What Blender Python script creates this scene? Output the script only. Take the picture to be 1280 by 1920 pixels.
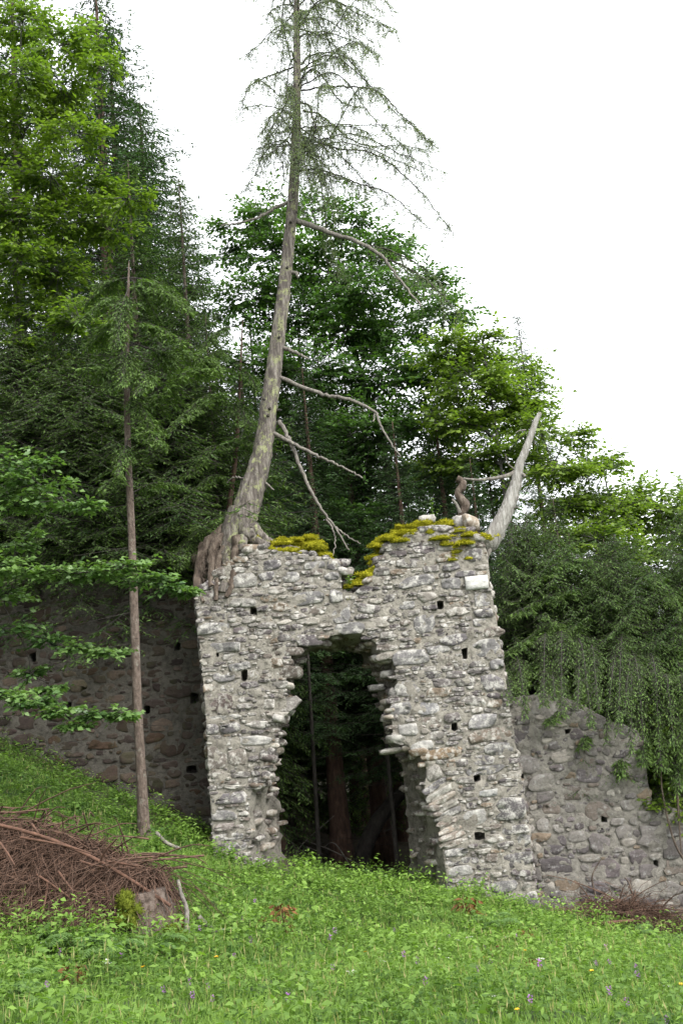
import bpy, math, random
import numpy as np
from mathutils import Vector, Matrix, noise
from mathutils.geometry import delaunay_2d_cdt

for o in list(bpy.data.objects):
    bpy.data.objects.remove(o, do_unlink=True)
scene = bpy.context.scene
COL = scene.collection
rng = np.random.default_rng(11)
random.seed(11)
R_ = math.radians

# ------------------------------------------------------------------ camera
PITCH, ROLL, FPX, EYE = R_(12.0), R_(-5.0), 2000.0, 1.6
cam_d = bpy.data.cameras.new('camera')
cam = bpy.data.objects.new('camera', cam_d)
COL.objects.link(cam)
cam_d.sensor_fit = 'VERTICAL'
cam_d.sensor_height = 24.0
cam_d.lens = 24.0 * FPX / 1920.0
cam_d.clip_start, cam_d.clip_end = 0.1, 1000.0
CM = Matrix.Rotation(math.pi / 2 + PITCH, 3, 'X') @ Matrix.Rotation(ROLL, 3, 'Z')
cam.matrix_world = Matrix.Translation((0, 0, EYE)) @ CM.to_4x4()
scene.camera = cam

# ------------------------------------------------------------------ sky, sun, exposure (white overcast day)
SUN_EL, SUN_AZ = R_(46), R_(138)          # azimuth from +Y (the view) clockwise: light from behind, to the right
world = bpy.data.worlds.new('World')
scene.world = world
world.use_nodes = True
wn, wl = world.node_tree.nodes, world.node_tree.links
wn.clear()
sky = wn.new('ShaderNodeTexSky')
sky.sky_type = 'NISHITA'
sky.sun_disc = False
sky.sun_elevation, sky.sun_rotation = SUN_EL, SUN_AZ
sky.air_density, sky.dust_density, sky.ozone_density = 1.0, 1.0, 1.0
hs = wn.new('ShaderNodeHueSaturation')
hs.inputs['Saturation'].default_value = 0.10
bgn = wn.new('ShaderNodeBackground')
bgn.inputs['Strength'].default_value = 0.15
wo = wn.new('ShaderNodeOutputWorld')
wl.new(sky.outputs[0], hs.inputs['Color'])
veil = wn.new('ShaderNodeMix'); veil.data_type = 'RGBA'      # the even white cloud cover
veil.inputs[0].default_value = 0.6; veil.inputs[7].default_value = (5.6, 5.75, 5.95, 1)
wl.new(hs.outputs[0], veil.inputs[6])
wl.new(veil.outputs[2], bgn.inputs['Color'])
wl.new(bgn.outputs[0], wo.inputs[0])
sun_d = bpy.data.lights.new('sun', 'SUN')
sun_d.energy, sun_d.angle, sun_d.color = 1.4, R_(32), (1.0, 0.97, 0.92)
sun = bpy.data.objects.new('sun', sun_d)
COL.objects.link(sun)
sdir = Vector((math.sin(SUN_AZ) * math.cos(SUN_EL), math.cos(SUN_AZ) * math.cos(SUN_EL), math.sin(SUN_EL)))
sun.rotation_euler = (-sdir).to_track_quat('-Z', 'Y').to_euler()
vs = scene.view_settings
vs.view_transform, vs.look, vs.gamma, vs.use_curve_mapping = 'Standard', 'None', 1.0, False
vs.exposure = 1.8
scene.cycles.max_bounces = 6
scene.cycles.diffuse_bounces = 4
scene.cycles.glossy_bounces = 2
scene.cycles.transmission_bounces = 3

CMn = np.array(CM)
def at(px, py, Y):
    """the point at depth Y that the photograph shows at pixel (px, py)"""
    d = CMn @ np.array([(px - 640) / FPX, -(py - 960) / FPX, -1.0])
    return np.array([0, 0, EYE]) + d * (Y / d[1])
def mpp(Y): return Y / FPX          # metres per photo pixel, about

# ------------------------------------------------------------------ helpers
def tag(o, label, cat, group=None, kind=None):
    o['label'] = label; o['category'] = cat
    if group: o['group'] = group
    if kind: o['kind'] = kind
    return o
def empty(name, loc):
    o = bpy.data.objects.new(name, None); COL.objects.link(o)
    o.location = tuple(float(v) for v in loc); o.empty_display_size = 0.2
    return o
class Acc:
    """collects vertices, faces and a per-vertex colour / tone"""
    def __init__(s): s.v, s.f, s.c, s.m, s.n = [], [], [], [], 0
    def add(s, v, f, c=0.5, m=0):
        v = np.asarray(v, float).reshape(-1, 3); f = np.asarray(f, int)
        if not len(f): return
        s.v.append(v); s.f.append(f + s.n); s.n += len(v)
        c = np.asarray(c, float)
        if c.ndim == 0: c = np.full((len(v), 3), float(c))
        elif c.ndim == 1 and len(c) == 3 and len(v) != 3: c = np.tile(c, (len(v), 1))
        elif c.ndim == 1: c = np.repeat(c[:, None], 3, 1)
        s.c.append(c); s.m.append(np.full(len(f), m))
    def mesh(s, name, origin=(0, 0, 0)):
        me = bpy.data.meshes.new(name)
        V = np.concatenate(s.v) - np.asarray(origin)
        Cc = np.concatenate(s.c)
        me.vertices.add(len(V)); me.vertices.foreach_set('co', V.astype(np.float32).ravel())
        sizes = np.concatenate([np.full(len(f), f.shape[1]) for f in s.f])
        loops = np.concatenate([f.ravel() for f in s.f])
        me.loops.add(len(loops)); me.loops.foreach_set('vertex_index', loops.astype(np.int32))
        me.polygons.add(len(sizes))
        st = np.concatenate([[0], np.cumsum(sizes)[:-1]])
        me.polygons.foreach_set('loop_start', st.astype(np.int32))
        me.polygons.foreach_set('loop_total', sizes.astype(np.int32))
        me.polygons.foreach_set('material_index', np.concatenate(s.m).astype(np.int32))
        a = me.attributes.new('tone', 'FLOAT_COLOR', 'POINT')
        a.data.foreach_set('color', np.concatenate([Cc, np.ones((len(Cc), 1))], 1).astype(np.float32).ravel())
        me.update(calc_edges=True)
        return me
    def obj(s, name, mats, parent=None, smooth=False, origin=None):
        """one mesh object; parents sit unrotated at their location"""
        if origin is None: origin = np.array(parent.location) if parent else np.zeros(3)
        me = s.mesh(name, origin)
        for m in (mats if isinstance(mats, (list, tuple)) else [mats]): me.materials.append(m)
        if smooth: me.polygons.foreach_set('use_smooth', np.ones(len(me.polygons), bool))
        o = bpy.data.objects.new(name, me); COL.objects.link(o)
        if parent:
            o.parent = parent
            o.location = tuple(np.asarray(origin) - np.array(parent.location))
        else: o.location = tuple(origin)
        return o
def unit(a): return a / np.maximum(np.linalg.norm(a, axis=-1, keepdims=True), 1e-9)
def spline(pts, n):
    """Catmull-Rom through pts, n samples (any number of columns)"""
    P = np.asarray(pts, float)
    if len(P) < 3:
        t = np.linspace(0, 1, n)[:, None]; return P[0] * (1 - t) + P[-1] * t
    Q = np.vstack([2 * P[0] - P[1], P, 2 * P[-1] - P[-2]])
    u = np.linspace(0, len(P) - 1 - 1e-6, n); i = u.astype(int); t = (u - i)[:, None]
    a, b, c, d = Q[i], Q[i + 1], Q[i + 2], Q[i + 3]
    return 0.5 * (2 * b + (c - a) * t + (2 * a - 5 * b + 4 * c - d) * t**2 + (3 * b - a - 3 * c + d) * t**3)
def tube(acc, P, rad, sides=8, tone=0.5, rough=0.0, m=0, cap=True, seed=0):
    P = np.asarray(P, float); n = len(P); rad = np.broadcast_to(np.asarray(rad, float), (n,))
    T = unit(np.gradient(P, axis=0))
    ref = np.array([0.31, 0.95, 0.05]) if abs(T[:, 1]).mean() < 0.8 else np.array([1.0, 0.1, 0.1])
    U = unit(np.cross(T, ref)); W = np.cross(T, U)
    a = np.linspace(0, 2 * math.pi, sides, endpoint=False)
    r = np.repeat(rad[:, None], sides, 1)
    if rough:
        g = np.random.default_rng(seed + 5)
        lobes = sum(np.sin(k * a[None] + g.uniform(0, 6.28) + 0.35 * np.sin(np.arange(n) / 3.0)[:, None]) / k for k in (2, 3, 5))
        r = r * (1 + rough * 0.35 * lobes + rough * g.normal(0, .35, r.shape))
    V = P[:, None] + r[..., None] * (np.cos(a)[None, :, None] * U[:, None] + np.sin(a)[None, :, None] * W[:, None])
    i, j = np.meshgrid(np.arange(n - 1), np.arange(sides), indexing='ij')
    j2 = (j + 1) % sides
    F = np.stack([i * sides + j, i * sides + j2, (i + 1) * sides + j2, (i + 1) * sides + j], -1).reshape(-1, 4)
    acc.add(V, F, tone, m)
    if cap:
        for k in (0, n - 1):
            c = P[k]; idx = np.arange(sides)
            acc.add(np.vstack([V[k], c]), np.stack([idx, (idx + 1) % sides, np.full(sides, sides)], -1), tone, m)
def ribs(acc, A, B, w, tone=0.5, m=0):
    """thin straight 3-sided twigs from A to B (arrays)"""
    n = len(A); d = unit(B - A); u = unit(np.cross(d, np.array([0.2, 0.3, 0.93]))); v = np.cross(d, u)
    w = np.broadcast_to(np.asarray(w, float), (n,))[:, None]
    ring = [u, -0.5 * u + 0.87 * v, -0.5 * u - 0.87 * v]
    V = np.stack([A + w * r for r in ring] + [B + 0.45 * w * r for r in ring], 1)
    F = np.array([[0, 1, 4, 3], [1, 2, 5, 4], [2, 0, 3, 5]])
    acc.add(V.reshape(-1, 3), (np.arange(n)[:, None, None] * 6 + F).reshape(-1, 4), np.repeat(np.broadcast_to(tone, (n,)), 6), m)
def leaves(acc, P, D, N, L, W, tone, m=0, fold=0.15, wide=0.45):
    """leaf-shaped four-cornered faces: base P, axis D, normal about N"""
    n = len(P); D = unit(D); S = unit(np.cross(D, N)); N = np.cross(S, D)
    L = np.broadcast_to(L, (n,))[:, None]; W = np.broadcast_to(W, (n,))[:, None]
    mid = P + D * L * wide + N * W * fold
    V = np.stack([P, mid + S * W / 2, P + D * L - N * L * 0.12, mid - S * W / 2], 1)
    acc.add(V.reshape(-1, 3), np.arange(4 * n).reshape(-1, 4), np.repeat(np.broadcast_to(tone, (n,)), 4), m)
def rnd_unit(n, g=rng): return unit(g.normal(size=(n, 3)))
def pip(poly, X, Z):
    """points inside polygon"""
    X, Z = np.asarray(X, float), np.asarray(Z, float); c = np.zeros(X.shape, bool)
    px, pz = poly[:, 0], poly[:, 1]; qx, qz = np.roll(px, 1), np.roll(pz, 1)
    for a, b, e, f in zip(px, pz, qx, qz):
        if b == f: continue
        c ^= ((b > Z) != (f > Z)) & (X < (e - a) * (Z - b) / (f - b) + a)
    return c
def resample(P, n, closed=True):
    P = np.asarray(P, float); Q = np.vstack([P, P[:1]]) if closed else P
    s = np.concatenate([[0], np.cumsum(np.linalg.norm(np.diff(Q, axis=0), axis=1))])
    t = np.linspace(0, s[-1], n, endpoint=not closed)
    return np.stack([np.interp(t, s, Q[:, k]) for k in range(Q.shape[1])], 1)
_g = np.random.default_rng(3); _K = [(_g.normal(size=3), _g.uniform(0, 6.28)) for _ in range(14)]
def wob(P, scale):
    """smooth pseudo-noise, about -1..1"""
    P = np.asarray(P) / scale
    return sum(np.sin(P @ k[:P.shape[-1]] * (1 + .35 * i) + ph) for i, (k, ph) in enumerate(_K)) / 4.0

# ------------------------------------------------------------------ materials
def newmat(name):
    m = bpy.data.materials.new(name); m.use_nodes = True; nt = m.node_tree
    return m, nt, nt.nodes, nt.links, nt.nodes['Principled BSDF']
def mixn(nt, a, b, f, blend='MIX'):
    x = nt.nodes.new('ShaderNodeMix'); x.data_type = 'RGBA'; x.blend_type = blend
    for s, v in ((x.inputs[0], f), (x.inputs[6], a), (x.inputs[7], b)):
        if hasattr(v, 'is_linked') or isinstance(v, bpy.types.NodeSocket): nt.links.new(v, s)
        else: s.default_value = (*v, 1) if isinstance(v, tuple) else v
    return x.outputs[2]
def noisen(nt, scale, detail=5, rough=0.6, vec=None, kind='ShaderNodeTexNoise'):
    x = nt.nodes.new(kind)
    x.inputs['Scale'].default_value = scale
    if 'Detail' in x.inputs: x.inputs['Detail'].default_value = detail
    if 'Roughness' in x.inputs: x.inputs['Roughness'].default_value = rough
    if vec is None:
        g = nt.nodes.new('ShaderNodeNewGeometry'); vec = g.outputs['Position']
    nt.links.new(vec, x.inputs['Vector'])
    return x.outputs[0]
def ramp(nt, fac, stops):
    r = nt.nodes.new('ShaderNodeValToRGB'); cr = r.color_ramp
    while len(cr.elements) < len(stops): cr.elements.new(0.5)
    for e, (p, c) in zip(cr.elements, stops):
        e.position = p; e.color = (*c, 1) if isinstance(c, tuple) else (c, c, c, 1)
    nt.links.new(fac, r.inputs[0])
    return r.outputs[0]
def bump(nt, h, bsdf, strength, dist):
    b = nt.nodes.new('ShaderNodeBump'); b.inputs['Strength'].default_value = strength; b.inputs['Distance'].default_value = dist
    nt.links.new(h, b.inputs['Height']); nt.links.new(b.outputs[0], bsdf.inputs['Normal'])
def tone_of(nt):
    a = nt.nodes.new('ShaderNodeAttribute'); a.attribute_name = 'tone'; return a.outputs['Color']
def scaled_pos(nt, s):
    g = nt.nodes.new('ShaderNodeNewGeometry'); mp = nt.nodes.new('ShaderNodeVectorMath'); mp.operation = 'MULTIPLY'
    mp.inputs[1].default_value = s; nt.links.new(g.outputs['Position'], mp.inputs[0]); return mp.outputs[0]

def stone_mat(name, lichen=0.5, lichen_col=(0.44, 0.425, 0.395), dirt=(0.07, 0.06, 0.05), moss=0.0):
    m, nt, N, L, b = newmat(name)
    t = tone_of(nt)
    grain = ramp(nt, noisen(nt, 26, 6, .7), [(.3, .55), (.7, 1.35)])
    c = mixn(nt, t, grain, 0.75, 'MULTIPLY')
    strat = ramp(nt, noisen(nt, 5, 4, .6, scaled_pos(nt, (1, 1, 7))), [(.35, .78), (.65, 1.15)])
    c = mixn(nt, c, strat, 0.6, 'MULTIPLY')
    c = mixn(nt, c, dirt, ramp(nt, noisen(nt, 3.1, 6, .7), [(.55, 0.0), (.78, .55)]))
    c = mixn(nt, c, lichen_col, ramp(nt, noisen(nt, 9, 8, .75), [(.60 - .12 * lichen, 0.0), (.70 - .1 * lichen, .8)]))
    if moss: c = mixn(nt, c, (0.06, 0.075, 0.02), ramp(nt, noisen(nt, 2.3, 6, .7), [(.5, 0.0), (.66, moss)]))
    L.new(c, b.inputs['Base Color']); b.inputs['Roughness'].default_value = 0.85
    b.inputs['Specular IOR Level'].default_value = 0.3
    bump(nt, noisen(nt, 34, 8, .75), b, 0.9, 0.02)
    return m
def mortar_mat(name, base, dark, scale=14):
    m, nt, N, L, b = newmat(name)
    c = ramp(nt, noisen(nt, scale, 8, .75), [(.32, dark), (.5, base), (.72, tuple(min(.7, v * 1.35) for v in base))])
    c = mixn(nt, c, dark, ramp(nt, noisen(nt, 1.7, 5, .6), [(.52, 0.0), (.75, .6)]))
    L.new(c, b.inputs['Base Color']); b.inputs['Roughness'].default_value = 0.95
    bump(nt, noisen(nt, 22, 9, .8), b, 1.0, 0.05)
    return m
def bark_mat(name, cols, zs=0.25, scale=18, lichen=None, lich=(.5, .62), strength=1.0):
    m, nt, N, L, b = newmat(name)
    p = scaled_pos(nt, (1, 1, zs)); n = noisen(nt, scale, 7, .7, p)
    c = ramp(nt, n, [(.3, cols[0]), (.5, cols[1]), (.68, cols[2])])
    if lichen:
        c = mixn(nt, c, lichen, ramp(nt, noisen(nt, 7, 8, .75), [(lich[0], 0.0), (lich[1], .85)]))
    L.new(c, b.inputs['Base Color']); b.inputs['Roughness'].default_value = 0.9
    bump(nt, n, b, strength, 0.03)
    return m
def leaf_mat(name, lo, hi, trans=0.35, rough=0.55, spec=0.3, straw=None):
    m, nt, N, L, b = newmat(name)
    a = nt.nodes.new('ShaderNodeSeparateColor'); L.new(tone_of(nt), a.inputs[0])
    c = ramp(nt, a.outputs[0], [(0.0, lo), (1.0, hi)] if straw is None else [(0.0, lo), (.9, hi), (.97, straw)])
    L.new(c, b.inputs['Base Color']); b.inputs['Roughness'].default_value = rough
    b.inputs['Specular IOR Level'].default_value = spec
    tr = N.new('ShaderNodeBsdfTranslucent'); mx = N.new('ShaderNodeMixShader'); mx.inputs[0].default_value = trans
    L.new(mixn(nt, c, (1.0, 1.15, 0.45), 1.0, 'MULTIPLY'), tr.inputs['Color'])
    out = [x for x in N if x.type == 'OUTPUT_MATERIAL'][0]
    L.new(b.outputs[0], mx.inputs[1]); L.new(tr.outputs[0], mx.inputs[2]); L.new(mx.outputs[0], out.inputs[0])
    return m
def plain_mat(name, lo, hi, scale=20, rough=0.9, bmp=0.5):
    m, nt, N, L, b = newmat(name)
    n = noisen(nt, scale, 6, .7)
    L.new(ramp(nt, n, [(.3, lo), (.7, hi)]), b.inputs['Base Color']); b.inputs['Roughness'].default_value = rough
    if bmp: bump(nt, n, b, bmp, 0.02)
    return m
M = dict(
    stone=stone_mat('gate_stone', 1.0, (0.47, 0.45, 0.41)),
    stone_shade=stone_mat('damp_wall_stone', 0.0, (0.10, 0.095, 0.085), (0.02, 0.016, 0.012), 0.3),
    stone_right=stone_mat('flank_wall_stone', 0.5, (0.33, 0.32, 0.305), moss=0.12),
    mortar=mortar_mat('gate_mortar', (0.285, 0.262, 0.222), (0.075, 0.063, 0.05)),
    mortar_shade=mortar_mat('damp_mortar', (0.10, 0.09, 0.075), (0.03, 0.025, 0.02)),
    mortar_right=mortar_mat('flank_mortar', (0.225, 0.208, 0.18), (0.075, 0.066, 0.054)),
    white=stone_mat('white_stone', 0.2, (0.62, 0.61, 0.58), (0.42, 0.39, 0.34)),
    larch_bark=bark_mat('larch_bark', ((.022, .017, .014), (.105, .088, .075), (.25, .225, .195)), .16, 20, (.27, .29, .13), (.52, .62), 1.6),
    spruce_bark=bark_mat('spruce_bark', ((.035, .024, .018), (.10, .072, .056), (.18, .145, .12)), .5, 22, (.22, .22, .18), (.57, .68)),
    red_bark=bark_mat('red_bark', ((.028, .015, .010), (.075, .042, .028), (.13, .08, .055)), .3, 14),
    dark_bark=bark_mat('dark_bark', ((.012, .010, .008), (.03, .025, .02), (.055, .048, .04)), .4, 18),
    beech_bark=bark_mat('beech_bark', ((.03, .028, .025), (.06, .056, .05), (.10, .095, .085)), .7, 9, strength=.4),
    deadwood=bark_mat('silver_deadwood', ((.10, .088, .075), (.25, .235, .21), (.42, .405, .38)), .07, 26, strength=1.5),
    branchwood=bark_mat('grey_branch_wood', ((.05, .043, .037), (.13, .115, .10), (.24, .22, .19)), .5, 30, (.34, .36, .22), (.58, .68), .5),
    rootwood=bark_mat('root_wood', ((.025, .017, .012), (.08, .057, .042), (.17, .14, .11)), .3, 18),
    twig_brown=plain_mat('dead_brown_twig', (.020, .011, .007), (.15, .082, .052), 24, .9, 0),
    stick=plain_mat('peeled_stick', (.05, .025, .016), (.16, .08, .05), 14),
    larch_needle=leaf_mat('larch_needles', (.12, .155, .105), (.24, .285, .18), .5, .6, .2),
    spruce_dark=leaf_mat('spruce_needles_dark', (.022, .050, .020), (.090, .170, .055), .28, .6, .2),
    spruce_mid=leaf_mat('spruce_needles', (.034, .070, .020), (.150, .235, .058), .32, .6, .2),
    beech_dark=leaf_mat('beech_leaves', (.032, .076, .020), (.115, .225, .048), .44, .45, .35),
    beech_light=leaf_mat('beech_leaves_light', (.058, .110, .018), (.215, .31, .040), .46, .45, .35),
    beech_near=leaf_mat('beech_leaves_near', (.055, .12, .035), (.18, .29, .085), .38, .4, .45),
    herb=leaf_mat('herb_leaves', (.050, .108, .022), (.220, .355, .066), .42, .55, .25),
    grass=leaf_mat('grass_blades', (.070, .135, .028), (.250, .385, .082), .42, .55, .25, (.36, .33, .15)),
    fern=leaf_mat('fern_pinnae', (.08, .16, .05), (.20, .31, .10), .38, .6, .2),
    withered=leaf_mat('withered_leaves', (.075, .035, .017), (.22, .105, .045), .2, .8, .1),
    moss=leaf_mat('moss_tufts', (.13, .135, .012), (.50, .45, .035), .28, .9, .05),
    moss_green=leaf_mat('green_moss_tufts', (.06, .085, .012), (.17, .19, .025), .2, .9, .05),
    core=plain_mat('dark_litter', (.02, .014, .01), (.06, .04, .026), 12),
)

# ------------------------------------------------------------------ ground
CTRL = []
def cp(px, py, Y): CTRL.append(at(px, py, Y))
for a in [(640, 1920, 7.4), (0, 1920, 7.2), (1280, 1920, 8.2), (640, 1850, 9.5), (200, 1860, 8.8), (1280, 1845, 11), (640, 1780, 12), (980, 1800, 12), (350, 1770, 11),
          (400, 1606, 15.95), (530, 1648, 15.95), (680, 1662, 15.95), (830, 1672, 15.95), (1000, 1704, 15.95), (1140, 1738, 16.3), (1280, 1768, 16.4), (1400, 1790, 16.4),
          (390, 1566, 17.2), (200, 1478, 17.2), (0, 1396, 17.2), (-200, 1310, 17.2), (270, 1568, 15.2), (130, 1520, 15.2), (0, 1480, 15.0), (-150, 1430, 15),
          (330, 1655, 13.2), (30, 1600, 13.0), (100, 1782, 10.6), (-150, 1740, 11), (300, 1790, 10.4), (520, 1700, 14.2), (800, 1715, 14.2), (1000, 1745, 14.2), (1280, 1800, 14)]: cp(*a)
CTRL += [np.array(p, float) for p in [(0, 0, 0), (-3, 2, .15), (4, 2, -.3), (-9, 6, 1.2), (9, 6, -1.2), (-9, 13, 2.6), (9, 13, -1.7), (0, 18.5, -.75), (-.5, 22, -1.0), (2, 22, -1.1), (0, 30, -.9),
         (-6, 22, 3.0), (-12, 28, 5.0), (6, 22, -.6), (12, 28, -.8), (10, 18, -1.7), (-12, 18, 4.2), (0, -6, 0), (0, 36, -.6)]]
CT = np.array(CTRL)
def _phi(r2): return 0.5 * r2 * np.log(r2 + 1e-6)
_n = len(CT); _A = np.zeros((_n + 3, _n + 3))
_A[:_n, :_n] = _phi(((CT[:, None, :2] - CT[None, :, :2])**2).sum(-1)) + np.eye(_n) * 0.25
_A[:_n, _n] = 1; _A[:_n, _n + 1:] = CT[:, :2]; _A[_n:, :_n] = _A[:_n, _n:].T
_W = np.linalg.solve(_A, np.concatenate([CT[:, 2], np.zeros(3)]))
def ground(x, y):
    x = np.asarray(x, float); y = np.asarray(y, float)
    cx, cy = np.clip(x, -13, 12), np.clip(y, -6, 36)
    r2 = (cx[..., None] - CT[:, 0])**2 + (cy[..., None] - CT[:, 1])**2
    z = _phi(r2) @ _W[:_n] + _W[_n] + _W[_n + 1] * cx + _W[_n + 2] * cy
    return z + 0.035 * wob(np.stack([x, y], -1), 0.55) + 0.02 * wob(np.stack([y, x], -1), 0.23)
def gp(x, y): return np.array([x, y, float(ground(x, y))])
gx = np.unique(np.concatenate([np.linspace(-260, -14, 22), np.linspace(-14, 13, 150), np.linspace(13, 260, 22)]))
gy = np.unique(np.concatenate([np.linspace(-200, -6, 14), np.linspace(-6, 36, 200), np.linspace(36, 400, 24)]))
GX, GY = np.meshgrid(gx, gy, indexing='ij'); nx, ny = GX.shape
acc = Acc()
ii, jj = np.meshgrid(np.arange(nx - 1), np.arange(ny - 1), indexing='ij')
acc.add(np.stack([GX, GY, ground(GX, GY)], -1), np.stack([ii * ny + jj, (ii + 1) * ny + jj, (ii + 1) * ny + jj + 1, ii * ny + jj + 1], -1).reshape(-1, 4))
gm, nt, N_, L_, b_ = newmat('soil_and_turf')
soil = ramp(nt, noisen(nt, 4, 8, .7), [(.3, (.028, .022, .013)), (.7, (.075, .056, .032))])
turf = ramp(nt, noisen(nt, 9, 8, .7), [(.3, (.025, .05, .010)), (.7, (.07, .12, .024))])
sp = N_.new('ShaderNodeSeparateXYZ'); L_.new(scaled_pos(nt, (1, .01, 1)), sp.inputs[0])
L_.new(mixn(nt, turf, soil, ramp(nt, sp.outputs[1], [(.158, 0.0), (.172, 1.0)])), b_.inputs['Base Color'])
b_.inputs['Roughness'].default_value = .95
bump(nt, noisen(nt, 18, 8, .75), b_, 1.0, .05)
o = acc.obj('ground', gm, smooth=True); o['kind'] = 'structure'

# ------------------------------------------------------------------ rubble masonry
PAL = np.array([(.20, .185, .185), (.25, .235, .23), (.30, .285, .275), (.17, .155, .16), (.22, .195, .18), (.38, .36, .335), (.27, .225, .185), (.19, .17, .175), (.33, .31, .29), (.46, .44, .41)])
PAL = .84 * (PAL * .68 + (PAL - PAL.mean(0)) * .22) * np.array((1.05, 1.0, .935))
PALP = np.array([.17, .17, .14, .10, .12, .08, .07, .08, .05, .02])
def pack(inside, bbox, classes, manual, g):
    """irregular stones packed in the wall plane: columns x, z, half width, half height, turn, colour index"""
    S = [list(mn) for mn in manual]
    x0, x1, z0, z1 = bbox
    for (a0, a1, b0, b1, tries) in classes:
        X = g.uniform(x0, x1, tries); Z = g.uniform(z0, z1, tries)
        ok = inside(X, Z); X, Z = X[ok], Z[ok]
        Aa = g.uniform(a0, a1, len(X)); B = g.uniform(b0, b1, len(X))
        arr = np.array([s[:4] for s in S]) if S else np.zeros((0, 4))
        buf = np.zeros((len(arr) + len(X), 4)); buf[:len(arr)] = arr; k = len(arr)
        for x, z, a, b in zip(X, Z, Aa, B):
            c = buf[:k]
            if k:
                d = (np.abs(c[:, 0] - x) / (c[:, 2] + a))**4 + (np.abs(c[:, 1] - z) / (c[:, 3] + b))**4
                if d.min() < 0.62: continue
            buf[k] = (x, z, a, b); k += 1
            S.append([x, z, a, b, g.normal(0, .07), -1])
    return S
def cells(S, nd, gap, lim=1.34, g=rng, nman=0):
    """outline of every packed stone: nd points around its centre"""
    A_ = np.array([[s[0], s[1], s[2], s[3], s[4]] for s in S]); th0 = np.linspace(0, 2 * math.pi, nd, endpoint=False)
    ca, sa = np.cos(A_[:, 4]), np.sin(A_[:, 4]); p = 6.0
    def met(j, x, z):
        dx, dz = x - A_[j, 0], z - A_[j, 1]
        u, w = ca[j] * dx + sa[j] * dz, -sa[j] * dx + ca[j] * dz
        return ((np.abs(u) / A_[j, 2])**p + (np.abs(w) / A_[j, 3])**p)**(1 / p) * (.72 if j < nman else 1)
    out = []
    ts = np.linspace(0.3, 1.0, 22)
    for i in range(len(A_)):
        th = np.sort(th0 + g.normal(0, .16, nd))
        u, w = np.cos(th) * A_[i, 2], np.sin(th) * A_[i, 3]
        dx, dz = ca[i] * u - sa[i] * w, sa[i] * u + ca[i] * w
        m1 = met(i, A_[i, 0] + dx, A_[i, 1] + dz)
        r = (lim if i >= nman else .76) / m1 * g.uniform(.93, 1.03, nd)
        for _ in range(int(g.integers(3, 6)) if i >= nman else (0 if S[i][5][0] > .7 else 2)):            # a few straight breaks across the corners
            r = np.minimum(r, (lim if i >= nman else 1.2) * g.uniform(.72, 1.02) / np.maximum(np.cos(th - g.uniform(0, 6.28)), .25))
        X = A_[i, 0] + (r * dx)[:, None] * ts; Z = A_[i, 1] + (r * dz)[:, None] * ts
        near = np.where((np.abs(A_[:, 0] - A_[i, 0]) < A_[:, 2] + A_[i, 2] + .08) & (np.abs(A_[:, 1] - A_[i, 1]) < A_[:, 3] + A_[i, 3] + .08))[0]
        near = near[near != i]
        mi = met(i, X, Z); tt = np.ones(nd)
        if len(near):
            mj = np.min([met(j, X, Z) for j in near], axis=0)
            bad = mi > mj * 1.0
            tt = np.where(bad.any(1), ts[np.maximum(bad.argmax(1) - 1, 0)], 1.0)
        rr = r * tt
        L = np.hypot(rr * dx, rr * dz); k = np.maximum(L - gap, .012) / np.maximum(L, 1e-6)
        out.append(np.stack([rr * dx * k, rr * dz * k], 1))
    return A_, out
def stone_geo(poly, proud, back, g, tilt=.07):
    """a rough block: outline poly (local x, z), its face proud of y = 0 towards -y, its tail back into the wall"""
    n = len(poly); size = np.abs(poly).max()
    tx, tz = g.normal(0, tilt, 2)
    def ring(s, y, jit):
        q = poly * s + g.normal(0, jit * size, poly.shape)
        return np.column_stack([q[:, 0], -(y + tx * q[:, 0] + tz * q[:, 1]) + g.normal(0, jit * size * 0.8, n), q[:, 1]])
    v = np.vstack([ring(.97, -back, 0), ring(1, proud * .55, .010), ring(.95, proud * 1.0, .012), ring(.5, proud * 1.0, .035), [[0, -proud * 1.08, 0]]])
    v[:n, 1] = back
    f = []
    i = np.arange(n); j = (i + 1) % n
    q = np.concatenate([np.stack([k * n + i, k * n + j, (k + 1) * n + j, (k + 1) * n + i], 1) for k in range(3)])
    t = np.stack([3 * n + i, 3 * n + j, np.full(n, 4 * n)], 1)
    return v, q, t
def rock_geo(sx, sy, sz, g, n=9):
    """a free angular rubble stone"""
    th = np.linspace(0, 2 * math.pi, n, endpoint=False) + g.normal(0, .12, n)
    sup = lambda c: np.sign(c) * np.abs(c)**.42
    rings = []
    for h, s in ((-1, .55), (-.75, .92), (0, 1), (.7, .95), (1, .6)):
        rr = s * g.uniform(.76, 1.1, n)
        rings.append(np.column_stack([sup(np.cos(th)) * rr * sx, sup(np.sin(th)) * rr * sy, (h + g.normal(0, .08, n)) * sz]))
    v = np.vstack(rings + [[[0, 0, -sz]], [[0, 0, sz]]]); i = np.arange(n); j = (i + 1) % n
    q = np.concatenate([np.stack([k * n + i, k * n + j, (k + 1) * n + j, (k + 1) * n + i], 1) for k in range(4)])
    t = np.concatenate([np.stack([j, i, np.full(n, 5 * n)], 1), np.stack([4 * n + i, 4 * n + j, np.full(n, 5 * n + 1)], 1)])
    return v, q, t
def rotz(v, a): c, s = math.cos(a), math.sin(a); return v @ np.array([[c, s, 0], [-s, c, 0], [0, 0, 1]])
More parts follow.
